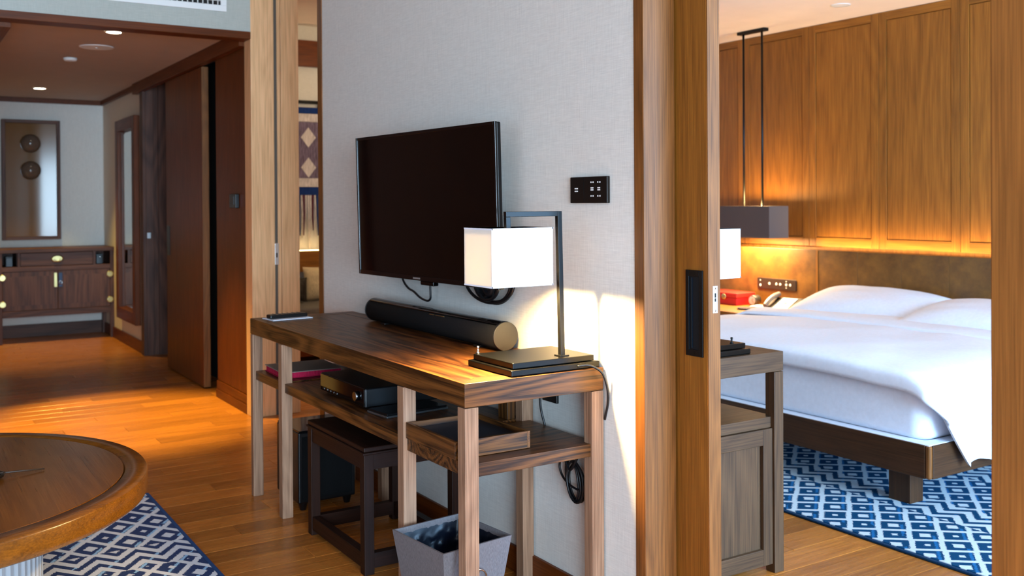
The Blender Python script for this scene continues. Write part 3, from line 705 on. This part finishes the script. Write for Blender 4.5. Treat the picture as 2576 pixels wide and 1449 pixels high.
# ---- rugs
def rug(name, label, x0, x1, y0, y1, mat, edge):
    t = thing(name, label, 'rug', ((x0+x1)/2, (y0+y1)/2, 0))
    e = .016
    box(x0+e, x1-e, y0+e, y1-e, .0005, .012).build('pile', mat, t, bevel=.003)
    MB().box(x0, x1, y0, y0+e, .0005, .010).box(x0, x1, y1-e, y1, .0005, .010).box(x0, x0+e, y0+e, y1-e, .0005, .010).box(x1-e, x1, y0+e, y1-e, .0005, .010).build('binding', edge, t, bevel=.003)
    return t
rug('patterned_rug', 'blue and white geometric rug under the round coffee table', -4.372, -1.9, -1.45, .937,
    rug_mat('living_rug_weave', True, .1345, .190, -4.238, .815, .545, .765, '#e2e5ee', '#34446e', '#9cc8ee'), fabric('navy_binding', '#2b4a7c'))
rug('patterned_rug', 'teal blue and white geometric rug under the bed', -4.5, -1.75, 3.0, 4.95,
    rug_mat('bedroom_rug_weave', False, .1345, .166, 3.115, .61, .295, .50, '#c6d0d4', '#0c3f62', '#1d6499'), fabric('teal_binding', '#0f3352'))

# ---- vent on the soffit
vn = thing('air_vent', 'white air conditioning grille on the wall above the hall opening', 'vent', (-5.597, 1.14, 2.33))
y0v, y1v, z0v, z1v = .64, 1.646, 2.332, 2.62
MB().box(-5.600, -5.588, y0v, y1v, z0v, z0v+.033).box(-5.600, -5.588, y0v, y1v, z1v-.033, z1v).box(-5.600, -5.588, y0v, y0v+.033, z0v+.033, z1v-.033).box(-5.600, -5.588, y1v-.033, y1v, z0v+.033, z1v-.033).build('frame', WHITEP, vn, bevel=.002)
box(-5.600, -5.598, y0v+.033, y1v-.033, z0v+.033, z1v-.033).build('backing', VOID, vn)
gr = MB(); yy = y0v+.033
while yy < y1v-.034: gr.box(-5.598, -5.590, yy-.002, yy+.002, z0v+.033, z1v-.033); yy += .028
zz = z0v+.033
while zz < z1v-.034: gr.box(-5.598, -5.590, y0v+.033, y1v-.033, zz-.002, zz+.002); zz += .028
g_ = gr.build('egg_crate_bars', WHITEP, vn, kind='stuff')

# ---- thermostat on the wood panel
th = thing('thermostat', 'small black thermostat on the dark wood panel', 'thermostat', (-5.93, 1.78, 1.21))
box(-5.995, -5.872, 1.772, 1.796, 1.214, 1.300).build('case', BLACKP, th, bevel=.004)
box(-5.985, -5.905, 1.7705, 1.772, 1.235, 1.285).build('display', BLACKG, th)

# ================================================================== HALL OBJECTS
def downlight(label, x, y, z, r, power, tgt, ang=70, lit=True):
    t = thing('downlight', label, 'ceiling light', (x, y, z))
    MB().lathe([(r, -.004), (r+.008, -.004), (r+.010, -.0005)], (x, y, z), 32, 'z', False).build('trim_ring', WHITEP, t, smooth=True)
    MB().lathe([(r*.98, -.0035), (r*.98, -.001)], (x, y, z), 32).build('lens', emis('downlight_lens', (1, .86, .62), 30) if lit else WHITEP, t)
    if lit: spot('downlight_beam', (x, y, z-.02), tgt, power, ang, .7, (1, .73, .15), .04, t)
downlight('lit recessed downlight in the hall ceiling near the living room', -6.10, 1.135, HZ, .042, 540, (-5.95, 1.15, 0), 52)
downlight('lit recessed downlight in the hall ceiling near the far cabinet', -9.36, 1.133, HZ, .045, 110, (-9.36, 1.1, 0), 80)
sd = thing('ceiling_speaker', 'round white speaker disc set in the hall ceiling', 'speaker', (-6.73, 1.148, HZ))
MB().lathe([(.105, -.0005), (.105, -.004), (.098, -.007)], (-6.73, 1.148, HZ), 40).build('grille', WHITEP, sd, smooth=True)
MB().lathe([(.012, -.007), (.012, -.009)], (-6.73, 1.148, HZ), 12).build('badge', STEEL, sd)
sm = thing('smoke_detector', 'small white smoke detector on the hall ceiling', 'detector', (-7.33, 1.08, HZ))
MB().lathe([(.045, -.0005), (.045, -.012), (.036, -.022)], (-7.33, 1.08, HZ), 28).build('body', WHITEP, sm, smooth=True)
MB().lathe([(.008, -.022), (.006, -.026)], (-7.33, 1.08, HZ), 10).build('sensor', STEEL, sm)

cb = thing('sideboard', 'brown antique sideboard with brass fittings at the end of the hall', 'cabinet', (-9.98, 1.32, 0))
FX = -9.77; CK = lambda a: wood('cabinet', a)
box(-10.22, FX+.015, .822, 1.812, .812, .848).build('top', CK('Y'), cb, bevel=.003)
for y in (.826, 1.766):
    for x in (-10.22, FX-.04): box(x, x+.04, y, y+.04, 0, .812).build('leg', CK('Z'), cb, bevel=.002)
box(-10.20, FX-.001, .866, 1.766, .646, .688).build('rail', CK('Y'), cb, bevel=.001)
box(-10.20, FX, .866, 1.766, .236, .293).build('rail', CK('Y'), cb, bevel=.002)
MB().box(-10.215, -10.20, .866, 1.766, .293, .812).box(-10.20, -9.86, .990, 1.012, .688, .812).box(-10.20, -9.80, 1.618, 1.640, .688, .812).build('carcass', CK('Z'), cb)
for y in (.84, 1.785): box(-10.18, FX-.04, y-.006, y+.006, .293, .812).build('side_panel', CK('Z'), cb)
for y0_, y1_ in ((.99, 1.012), (1.618, 1.640)): box(FX-.03, FX, y0_, y1_, .688, .812).build('post', CK('Z'), cb)
dr = box(-10.15, FX-.004, 1.014, 1.616, .692, .808).build('drawer', CK('Y'), cb, bevel=.002)
MB().lathe([(.05, 0), (.052, .004), (.04, .008)], (FX-.004, 0, 0), 28, 'x').xf(lambda p: Vector((p.x, 1.315+p.y, .752+p.z*.62))).build('handle_plate', BRASS, dr, smooth=True)
MB().tube([(FX+.012, 1.315+.026*math.cos(PI*k/10), .752-.022*math.sin(PI*k/10)) for k in range(11)], .004, 8).build('handle', BRASS, dr, smooth=True)
for y0_, y1_, s in ((.868, 1.316, 0), (1.320, 1.764, 1)):
    d = box(FX-.022, FX-.003, y0_, y1_, .295, .644).build('door', CK('Z'), cb, bevel=.002)
    box(FX-.003, FX-.0015, y0_+.05, y1_-.05, .34, .60).build('door_panel', CK('Z'), d)
    yl = (y1_-.030, y1_-.004) if not s else (y0_+.004, y0_+.036)
    box(FX-.003, FX+.004, *yl, .495, .625).build('lock_plate', BRASS if not s else plain('blue_black_iron', '#2e3a4e', .4, .6), d, bevel=.002)
    if s: MB().tube([(FX+.008, y0_+.02+.012*math.cos(2*PI*k/16), .535+.016*math.sin(2*PI*k/16)) for k in range(16)], .003, 6, closed=True).build('pull_ring', CHROME, d, smooth=True)
    for z in (.357, .594):
        yh = y0_ if not s else y1_
        MB().lathe([(.030, 0), (.030, .005), (.024, .008)], (FX-.002, yh, z), 24, 'x').build('hinge', BRASS, d, smooth=True)
for y0_, lab in ((.90, 'left'), (1.655, 'right')):
    t = thing('decorative_box', 'small dark blue box in the %s niche of the sideboard' % lab, 'box', (-9.9, y0_+.03, .689))
    box(-9.95, -9.82, y0_, y0_+.055, .689, .77).build('body', plain('dark_teal_box_%s' % lab, '#1c2f38', .35), t, bevel=.004)
    box(-9.952, -9.818, y0_-.002, y0_+.057, .77, .78).build('lid', plain('dark_teal_lid_%s' % lab, '#22343c', .35), t, bevel=.002)
    if lab == 'right': MB().lathe([(.003, 0), (.007, .004), (.008, .009), (.004, .012)], (-9.818, y0_+.03, .755), 12, 'x').build('knob', CHROME, t, smooth=True)

art = thing('wall_art', 'tall framed glossy bronze panel with two domes above the hall sideboard', 'artwork', (-10.22, 1.156, .915))
ay0, ay1, az0, az1 = .908, 1.406, .915, 2.04; aw = .032
for q in ((ay0, ay0+aw, az0, az1), (ay1-aw, ay1, az0, az1)): box(-10.249, -10.185, *q).build('frame_side', wood('cabinet', 'Z'), art, bevel=.002)
for q in ((ay0+aw, ay1-aw, az0, az0+aw), (ay0+aw, ay1-aw, az1-aw, az1)): box(-10.249, -10.185, *q).build('frame_rail', wood('cabinet', 'Y'), art, bevel=.002)
ARTM = plain('glossy_bronze_resin', '#745028', .12, 0, .35)
def bulge(u, v):
    y = ay0+aw+(ay1-ay0-2*aw)*u; z = az0+aw+(az1-az0-2*aw)*v
    return (-10.215-.02*math.sin(PI*u)**2*0-.014*math.sin(PI*u), y, z)
MB().grid(bulge, 24, 4).build('panel', ARTM, art, smooth='all')
for z in (1.567, 1.819):
    MB().lathe([(.088, 0), (.086, .016), (.076, .038), (.058, .056), (.034, .068), (.010, .073)], (-10.215+.008, 1.153, z), 36, 'x').build('dome', plain('dark_mirror_dome_%d' % int(z*100), '#5c4c42', .08, 0, .5), art, smooth=True)

mr_ = thing('wall_mirror', 'tall narrow framed mirror on the side wall of the hall', 'mirror', (-9.1, 1.79, .22))
mx0, mx1, mz0, mz1, mw = -9.42, -8.62, .225, 1.99, .10
for q in ((mx0, mx0+mw), (mx1-mw, mx1)): box(*q, 1.752, 1.799, mz0, mz1).build('frame_side', wood('closet', 'Z'), mr_, bevel=.004)
for q in ((mz0, mz0+mw), (mz1-mw, mz1)): box(mx0+mw, mx1-mw, 1.752, 1.799, *q).build('frame_rail', wood('closet', 'X'), mr_, bevel=.004)
gm = MB(); i0 = [(mx0+mw, 1.786, mz0+mw), (mx1-mw, 1.786, mz0+mw), (mx1-mw, 1.786, mz1-mw), (mx0+mw, 1.786, mz1-mw)]
bv = .03; i1 = [(mx0+mw+bv, 1.782, mz0+mw+bv), (mx1-mw-bv, 1.782, mz0+mw+bv), (mx1-mw-bv, 1.782, mz1-mw-bv), (mx0+mw+bv, 1.782, mz1-mw-bv)]
gm.v = i0+i1+[(p[0], 1.795, p[2]) for p in i0]
gm.f = [(4, 5, 6, 7), (0, 1, 5, 4), (1, 2, 6, 5), (2, 3, 7, 6), (3, 0, 4, 7), (8, 11, 10, 9)]+[(8+k, 8+(k+1) % 4, (k+1) % 4, k) for k in range(4)]
gm.build('mirror_glass', plain('mirror_silver', '#dfe6e4', .015, 1), mr_)

# ================================================================== STUDY OBJECTS
wh = thing('wall_hanging', 'woven navy and white wall hanging with fringe seen through the study doorway', 'textile', (-7.97, 3.08, .98))
YA, YB = 2.72, 3.32
MB().tube([(-7.965, YA-.08, 2.10), (-7.965, YB+.08, 2.10)], .014, 10).build('rod', BLACKM, wh, smooth=True)
for y in (YA+.1, 3.12): MB().tube([(-7.965, y, 2.10), (-7.975, y, 2.055)], .006, 6).build('loop', BLACKM, wh)
NAVY = fabric('navy_wool', '#16316e', 160, amt=.3); CREAM = fabric('cream_wool', '#c9c2c4', 160, amt=.3); MAUVE = fabric('mauve_wool', '#6d6178', 120, amt=.5)
def band(n, z0, z1, m): return box(-7.985, -7.970, YA, YB, z0, z1).build(n, m, wh, bevel=.004)
band('navy_band', 2.002, 2.056, NAVY); b1 = band('lattice_band', 1.932, 2.002, CREAM); band('woven_field', 1.455, 1.932, MAUVE)
b2 = band('lattice_band', 1.380, 1.455, CREAM); band('navy_band', 1.310, 1.380, NAVY)
for k in range(4):
    yc = 3.032-k*.2+.2
    for z in (1.80, 1.545):
        MB().prism([(yc-.066, z), (yc, z-.085), (yc+.066, z), (yc, z+.085)], -7.972, -7.966, 'x').build('diamond', CREAM, wh)
fcol = [CREAM, plain('burgundy_wool', '#5a1f36', .9), CREAM, NAVY]
for k in range(30):
    y = YA+.01+k*(YB-YA-.02)/29; ln = random.uniform(.28, .36)+(.12 if k % 5 == 0 else 0)
    MB().tube([(-7.978, y, 1.312), (-7.976+random.uniform(0, .01), y+random.uniform(-.006, .006), 1.15), (-7.975, y+random.uniform(-.01, .01), 1.31-ln)], [.009, .008, .005], 6).build('fringe_strand', fcol[k % 4] if k % 3 else CREAM, wh, smooth=True)
bn = thing('bench', 'built-in study bench with wooden back below the wall hanging', 'bench', (-7.7, 3.1, 0))
box(-7.995, -7.90, 2.3, 3.6, .665, .842).build('backrest', wood('panel', 'Y'), bn, bevel=.003)
box(-7.90, -7.30, 2.3, 3.6, .05, .33).build('base', wood('closet', 'Y'), bn, bevel=.003)
box(-7.90, -7.28, 2.3, 3.6, .33, .43).build('seat_pad', fabric('grey_seat_cloth', '#6b6660', 300), bn, bevel=.02, seg=3)
def pillow(t, name, mat, c, wx, wy, h, tilt, rot=0, n=28, label=None, axis='x'):
    def f(u, v, s):
        a, b_ = 2*u-1, 2*v-1
        q = max(0, (1-abs(a)**2.6))*max(0, (1-abs(b_)**2.6)); z = s*h*q**.55*(1 if s > 0 or axis == 'x' and tilt > 1 else .35)
        e = 1-.07*(1-abs(b_)**2)*abs(a)**6; e2 = 1-.07*(1-abs(a)**2)*abs(b_)**6
        wr = .010*mnoise.noise(Vector((a*2.3+c[0], b_*2.3+c[1], s*2)))*q
        return Vector((a*wx/2*e, b_*wy/2*e2, z+wr))
    mb = MB()
    for s in (1, -1):
        mb.grid(lambda u, v: f(u, v, s) if s > 0 else f(1-u, v, s), n, n)
    R_ = Matrix.Rotation(rot, 3, 'Z') @ Matrix.Rotation(tilt, 3, axis.upper())
    mb.xf(lambda p: Vector(c)+R_ @ p)
    return mb.build(name, mat, t, smooth='all', label=label)
cu = thing('cushion', 'cream cushion standing on the study bench', 'cushion', (-7.74, 3.08, .43))
pillow(cu, 'cover', fabric('cream_cushion_cloth', '#d8c29a', 300), (-7.79, 3.13, .575), .45, .28, .07, PI/2, PI/2)
fu = thing('fur_cushion', 'small dark furry cushion beside the cream cushion', 'cushion', (-7.70, 2.9, .43))
pillow(fu, 'cover', fabric('dark_fur', '#3c3630', 90, amt=.5, bump=1), (-7.70, 2.79, .535), .24, .20, .06, PI/2, PI/2)
ls = struct(box(-7.94, -7.92, 2.3, 3.6, .8425, .848).build('trim_11', emis('warm_led_strip', WARM, 10)))
point('added_study_light', (-6.4, 3.4, 2.3), 26, (1, .78, .52), .12)  # light and globe added out of view to brighten the study
pdn = thing('added_study_globe', 'unseen globe lamp added to light the study', 'lamp', (-6.4, 3.4, 2.42))
MB().lathe([(.02, 0), (.06, .03), (.075, .08), (.06, .13), (.03, .15)], (-6.4, 3.4, 2.42), 24).build('globe', emis('added_globe_glow', (1, .85, .6), 3), pdn, smooth=True)
MB().tube([(-6.4, 3.4, 2.57), (-6.4, 3.4, HT)], .008, 8).build('stem', BLACKM, pdn)

# ================================================================== BEDROOM OBJECTS
# ---- headboard
hb = thing('headboard', 'wide tan leather headboard running behind the bed and nightstand', 'headboard', (-3.6, 5.36, 0))
LEA = leather('tan_leather', '#553410', '#80551e')
xs = [-6.28, -5.40, -4.492, -4.165, -3.840, -3.515, -3.19, -2.865, -2.54, -2.215, -1.89]
for a, b_ in zip(xs[:-1], xs[1:]): box(a+.0008, b_-.0008, 5.302, 5.345, .30, .905).build('leather_panel', LEA, hb, bevel=.002)
box(-6.28, -1.89, 5.345, 5.398, 0, .895).build('backing_board', wood('panel', 'X'), hb)
box(-6.28, -1.89, 5.300, 5.345, .0, .298).build('plinth', wood('bed', 'X'), hb)
box(-4.50, -4.484, 5.2985, 5.302, .30, .905).build('seam_bead', wood('panel', 'Z'), hb)
box(-4.55, -1.95, 5.352, 5.362, .8955, .899).build('led_strip', emis('headboard_led', WARM, 14), hb)
def strip(name, x0, x1, y, z, power):
    l = bpy.data.lights.new(name, 'AREA'); l.shape = 'RECTANGLE'; l.size = x1-x0; l.size_y = .02; l.energy = power; l.color = WARM
    o = bpy.data.objects.new(name, l); COL.objects.link(o); o.parent = hb; o.location = Vector(((x0+x1)/2, y, z))-WLOC[hb]; o.rotation_euler = (PI, 0, 0)
strip('headboard_led_light', -4.55, -1.95, 5.357, .9005, 15)

# ---- bed
bd_ = thing('bed', 'low wide double bed with dark wooden frame and white mattress', 'bed', (-3.33, 4.33, 0))
BX0, BX1, BY0, BY1 = -4.37, -2.31, 3.36, 5.298
box(BX0+.03, BX1-.022, BY0, BY0+.035, .165, .295).build('foot_rail', wood('bed', 'X'), bd_, bevel=.003)
box(BX1-.035, BX1, BY0+.022, BY1, .165, .295).build('side_rail', wood('bed', 'Y'), bd_, bevel=.003)
box(BX0, BX0+.035, BY0+.022, BY1, .165, .295).build('side_rail', wood('bed', 'Y'), bd_, bevel=.003)
box(BX1-.022, BX1, BY0, BY0+.022, .165, .295).build('corner_post', wood('jamb', 'Z'), bd_, bevel=.009, seg=4, label='pale rounded oak corner')
box(BX0, BX0+.022, BY0, BY0+.022, .165, .295).build('corner_post', wood('jamb', 'Z'), bd_, bevel=.009, seg=4)
box(BX0+.035, BX1-.035, BY0+.035, BY1, .20, .292).build('deck', LINEN, bd_)
for x in (-2.58, -4.20):
    for y in (3.475, 4.95): box(x, x+.102, y, y+.085, 0.012, .165).build('leg', wood('bed', 'Z'), bd_, bevel=.003)
mt_ = MB()
def rr(x0, x1, y0, y1, r, n=6):
    p = []
    for cx, cy, a0 in ((x1-r, y1-r, 0), (x0+r, y1-r, PI/2), (x0+r, y0+r, PI), (x1-r, y0+r, 1.5*PI)):
        for k in range(n+1): a = a0+PI/2*k/n; p.append((cx+r*math.cos(a), cy+r*math.sin(a)))
    return p
mt_.prism(rr(BX0+.04, -2.362, 3.405, 5.29, .07), .294, .530)
mt_.build('mattress', LINEN, bd_, bevel=.03, seg=5, smooth='all')
MB().box(BX0+.02, BX1-.006, BY0+.004, BY0+.06, .2935, .297).box(BX1-.06, BX1-.006, BY0+.06, 3.75, .2935, .297).build('bed_skirt', LINEN, bd_)

dv = thing('duvet', 'white duvet spread over the bed, its corner hanging over the right side', 'duvet', (-3.33, 4.1, .55))
prof = [(-4.43, .40), (-4.425, .45), (-4.41, .50), (-4.37, .537), (-4.25, .556), (-3.9, .568), (-3.5, .576), (-3.0, .580), (-2.7, .578), (-2.50, .570), (-2.40, .556), (-2.345, .525), (-2.312, .47), (-2.292, .40), (-2.278, .33), (-2.268, .27), (-2.262, .215)]
PF = spline([(a, 0, b_) for a, b_ in prof], 4)
def duv(u, v):
    q = u*(len(PF)-1); i = min(int(q), len(PF)-2); f = q-i; p = PF[i].lerp(PF[i+1], f); x, z = p.x, p.z
    hang = max(0, min(1, (.53-z)/.32)) if x > -2.5 else 0
    top = max(0, 1-hang*2.2)
    ymin = 3.372+.19*hang**1.2
    # foot edge: wraps down over the mattress edge
    rows = [(0, -.075), (.0, -.045), (.006, -.020), (.025, -.005), (.06, 0)]
    nr = 5; k = v*40
    if k < nr-1:
        j = int(k); ff = k-j; dy = rows[j][0]+(rows[j+1][0]-rows[j][0])*ff; dz = rows[j][1]+(rows[j+1][1]-rows[j][1])*ff
    else:
        ff = (k-(nr-1))/(40-(nr-1)); dy = .06+(4.86-3.372-.06)*ff - (ymin-3.372)*ff; dz = 0
    y = ymin+dy
    nz = mnoise.noise(Vector((x*2.1, y*2.1, 3)))*.016+mnoise.noise(Vector((x*6, y*5, 9)))*.005
    fold = 0
    edge = .010*math.sin(y*17+1)*hang
    return (x+edge+(.02*hang*mnoise.noise(Vector((1, y*4, z*3)))), y, z+dz*top+(nz+fold)*(1-hang)+hang**3*.03*mnoise.noise(Vector((7, y*9, 0))))
MB().grid(duv, 110, 80).build('cover', LINEN, dv, smooth='all', solid=.018)
sh_ = MB().grid(lambda u, v: (-4.385+2.04*u, 4.40+.26*v+.03*math.sin(u*5), .563+.012*min(u*4, 1)+.006*u+.006*mnoise.noise(Vector((u*6, v*3, 2)))+.020*math.sin(PI*v)-.03*max(0, abs(2*u-1)-.92)*12), 60, 8)
sh_.build('turned_down_fold', LINEN, dv, smooth='all', solid=.012)
pw1 = thing('pillow', 'white pillow nearest the nightstand, leaning on the headboard', 'pillow', (-3.93, 5.08, .56), 'white pillows')
pillow(pw1, 'pillow_case', LINEN, (-3.88, 5.04, .592), .93, .46, .098, math.radians(14), math.radians(2))
pw2 = thing('pillow', 'white pillow in front on the window side of the bed', 'pillow', (-3.2, 5.0, .56), 'white pillows')
pillow(pw2, 'pillow_case', LINEN, (-3.02, 4.90, .592), .90, .48, .095, math.radians(12), math.radians(-3))

# ---- nightstand and what stands on it
ns_ = thing('nightstand', 'orange brown wooden nightstand shelf beside the bed', 'nightstand', (-5.0, 4.99, 0))
box(-5.70, -4.46, 4.74, 5.298, .470, .500).build('top', wood('panel', 'X'), ns_, bevel=.003)
box(-5.68, -4.48, 4.80, 5.295, .02, .40).build('body', wood('bed', 'X'), ns_, bevel=.003)
box(-5.64, -4.52, 4.9, 5.295, .40, .47).build('shadow_gap', VOID, ns_)  # solid block, the shade of the gap painted near-black
for a in (-5.66, -5.07): box(a, a+.57, 4.785, 4.80, .04, .39).build('drawer', wood('bed', 'X'), ns_, bevel=.003)
rbx = thing('red_box', 'red lacquer box with brass clasp on the nightstand', 'box', (-5.12, 5.14, .5))
box(-5.30, -5.0, 5.06, 5.24, .501, .552).build('body', plain('red_lacquer', '#c0181c', .4), rbx, bevel=.003)
box(-5.303, -4.997, 5.057, 5.243, .554, .586).build('lid', plain('red_lacquer_lid', '#cc2a1e', .4), rbx, bevel=.004)
MB().lathe([(.022, 0), (.022, .004), (.012, .006)], (-5.12, 5.057, .556), 20, 'y').xf(lambda p: Vector((p.x, 2*5.057-p.y-.001, p.z))).build('clasp', BRASS, rbx, smooth=True)
ac = thing('alarm_clock', 'small round silver alarm clock beside the red box', 'clock', (-4.93, 5.17, .5))
MB().lathe([(.034, 0), (.037, .005), (.037, .055), (.03, .06)], (-4.925, 5.135, .539), 28, 'y').build('case', plain('brushed_steel_case', '#5d5650', .35, .7), ac, smooth=True)
MB().lathe([(.030, -.001), (.030, .0005)], (-4.925, 5.135, .539), 28, 'y').build('dial', WHITEP, ac)
for a, l in ((.6, .016), (2.2, .022)): MB().tube([(-4.925, 5.1335, .539), (-4.925+l*math.sin(a), 5.1335, .539+l*math.cos(a))], .0012, 6).build('hand', BLACKP, ac)
for dx in (-.02, .02): box(-4.925+dx-.004, -4.925+dx+.004, 5.14, 5.19, .5, .508).build('foot', BLACKP, ac)
cs = thing('coaster', 'round grey dish with dark rim on the nightstand edge', 'dish', (-4.80, 4.93, .5))
MB().lathe([(.045, .0005), (.055, .008), (.057, .012), (.05, .010)], (-4.80, 4.94, .5), 28).build('dish', plain('grey_dish', '#5f6468', .3, .4), cs, smooth=True)
npd = thing('notepad', 'pale notepad lying beside the telephone', 'notepad', (-4.78, 5.12, .5))
box(-4.86, -4.72, 5.03, 5.16, .5005, .512).xf(rotz(-4.79, 5.1, .3)).build('pages', plain('cream_paper', '#e9dccb', .7), npd, bevel=.001)
box(-4.86, -4.72, 5.03, 5.16, .512, .5145).xf(rotz(-4.79, 5.1, .3)).build('cover', plain('cream_cover', '#efe3d2', .6), npd)
ph = thing('telephone', 'black desk telephone with silver handset and white card on the nightstand', 'telephone', (-4.60, 5.1, .5))
rp = rotz(-4.60, 5.08, .25)
MB().prism([(4.98, .501), (5.19, .501), (5.19, .575), (5.17, .58), (4.98, .518)], -4.70, -4.49, 'x').xf(rp).build('body', BLACKP, ph, bevel=.004)
MB().prism([(4.995, .5225), (5.15, .5775), (5.15, .5795), (4.995, .5245)], -4.625, -4.52, 'x').xf(rp).build('card', plain('phone_card', '#f1f1f4', .5), ph)
MB().prism([(5.065, .5490), (5.085, .5561), (5.085, .5567), (5.065, .5496)], -4.585, -4.56, 'x').xf(rp).build('card_mark', BLACKP, ph)
MB().tube([rp(Vector(p)) for p in spline([(-4.675, 4.985, .535), (-4.675, 5.03, .563), (-4.675, 5.10, .588), (-4.675, 5.18, .600)])], .017, 12).build('handset', plain('silver_handset', '#9a948c', .35, .4), ph, smooth=True)
ctl = thing('bedside_panel', 'dark bedside control plate with round keys on the leather headboard', 'switch', (-4.845, 5.295, .612))
box(-5.025, -4.668, 5.294, 5.3015, .612, .690).build('plate', plain('bronze_plate', '#3a2c22', .4, .4), ctl, bevel=.003)
for x, z in ((-4.995, .637), (-4.995, .672), (-4.91, .652), (-4.845, .652), (-4.81, .652), (-4.755, .652), (-4.72, .652), (-4.755, .675), (-4.755, .630)):
    r = .009 if z in (.652, .637) else .004
    MB().lathe([(r, 0), (r*.9, -.002)], (x, 5.294, z), 14, 'y').build('key', plain('key_light', '#d8cfc4', .5), ctl)

# ---- pendant lamp
pn = thing('pendant_lamp', 'rectangular grey fabric pendant lamp hung on two black rods by the headboard', 'lamp', (-4.945, 5.175, .98))
PX0, PX1, PY0, PY1, PZ0, PZ1 = -5.18, -4.712, 5.08, 5.27, .983, 1.203
GREY = shade_mat('grey_fabric_shade', '#5d5452', .10)
e = .004
MB().box(PX0, PX1, PY0, PY0+e, PZ0, PZ1).box(PX0, PX1, PY1-e, PY1, PZ0, PZ1).box(PX0, PX0+e, PY0+e, PY1-e, PZ0, PZ1).box(PX1-e, PX1, PY0+e, PY1-e, PZ0, PZ1).build('lamp_shade', GREY, pn)
box(PX0+e, PX1-e, PY0+e, PY1-e, PZ0+.006, PZ0+.010).build('diffuser', emis('pendant_diffuser', (1, .74, .42), 5), pn)
for x in (-5.035, -4.86): MB().tube([(x, 5.175, PZ0+.03), (x, 5.175, BZ-.02)], .008, 10).build('rod', BLACKM, pn, smooth=True)
box(-5.075, -4.82, 5.15, 5.20, BZ-.022, BZ-.0005).build('ceiling_plate', BLACKM, pn, bevel=.002)
box(-5.06, -4.83, 5.168, 5.182, PZ0+.028, PZ0+.040).build('lamp_bar', BLACKM, pn)
l = bpy.data.lights.new('pendant_down_light', 'AREA'); l.shape = 'RECTANGLE'; l.size = PX1-PX0-.02; l.size_y = PY1-PY0-.02; l.energy = 28; l.color = (1, .72, .38)
o = bpy.data.objects.new('pendant_down_light', l); COL.objects.link(o); o.parent = pn; o.location = Vector(((PX0+PX1)/2, (PY0+PY1)/2, PZ0+.003))-WLOC[pn]
point('pendant_up_light', ((PX0+PX1)/2, 5.175, PZ0+.172), 20, WARM, .03, pn)
downlight('unlit round white fitting in the bedroom ceiling', -4.03, 4.98, BZ, .05, 0, (-4, 4.9, 0), lit=False)

# ---- bedroom desk with its lamp
DZ = .737
dk = console('writing_desk', 'grey brown wooden desk at the bedroom side of the partition', -3.95, -2.285, 2.075, 2.528, DZ, 'desk', ((-3.95, -3.91), (-2.325, -2.285)))
box(-2.80, -2.300, 2.10, 2.505, .485, .520).build('shelf', wood('desk', 'Y'), dk, bevel=.001)
# low cabinet below the shelf: framed end panel
box(-2.78, -2.306, 2.12, 2.485, .04, .483).build('cabinet_body', wood('desk', 'Z'), dk)
box(-2.306, -2.292, 2.118, 2.165, .03, .483).build('stile', wood('desk', 'Z'), dk, bevel=.0015)
box(-2.306, -2.292, 2.440, 2.483, .03, .483).build('stile', wood('desk', 'Z'), dk, bevel=.0015)
box(-2.306, -2.292, 2.165, 2.440, .03, .085).build('rail', wood('desk', 'Y'), dk, bevel=.0015)
box(-2.306, -2.292, 2.165, 2.440, .430, .483).build('rail', wood('desk', 'Y'), dk, bevel=.0015)
l2 = thing('table_lamp', 'unlit table lamp with white shade on the bedroom desk, half behind the sliding door', 'lamp', (-2.42, 2.24, DZ))
lamp_base(l2, -2.545, -2.300, 2.085, 2.392, DZ+.0005)
box(-2.515, -2.500, 2.235, 2.250, DZ+.036, DZ+.46).build('pole', BLACKM, l2, bevel=.001)
box(-2.500, -2.36, 2.235, 2.250, DZ+.445, DZ+.46).build('arm', BLACKM, l2, bevel=.001)
box(-2.375, -2.36, 2.235, 2.250, DZ+.40, DZ+.445).build('drop_bar', BLACKM, l2, bevel=.001)
shade(l2, -2.44, -2.295, 2.140, 2.342, .990, 1.150, SHADEM)
MB().lathe([(.006, 0), (.006, .004), (.003, .005), (.0032, .014), (.0045, .018), (.003, .021)], (-2.325, 2.33, DZ+.0365), 12).build('switch', BLACKM, l2, smooth=True)
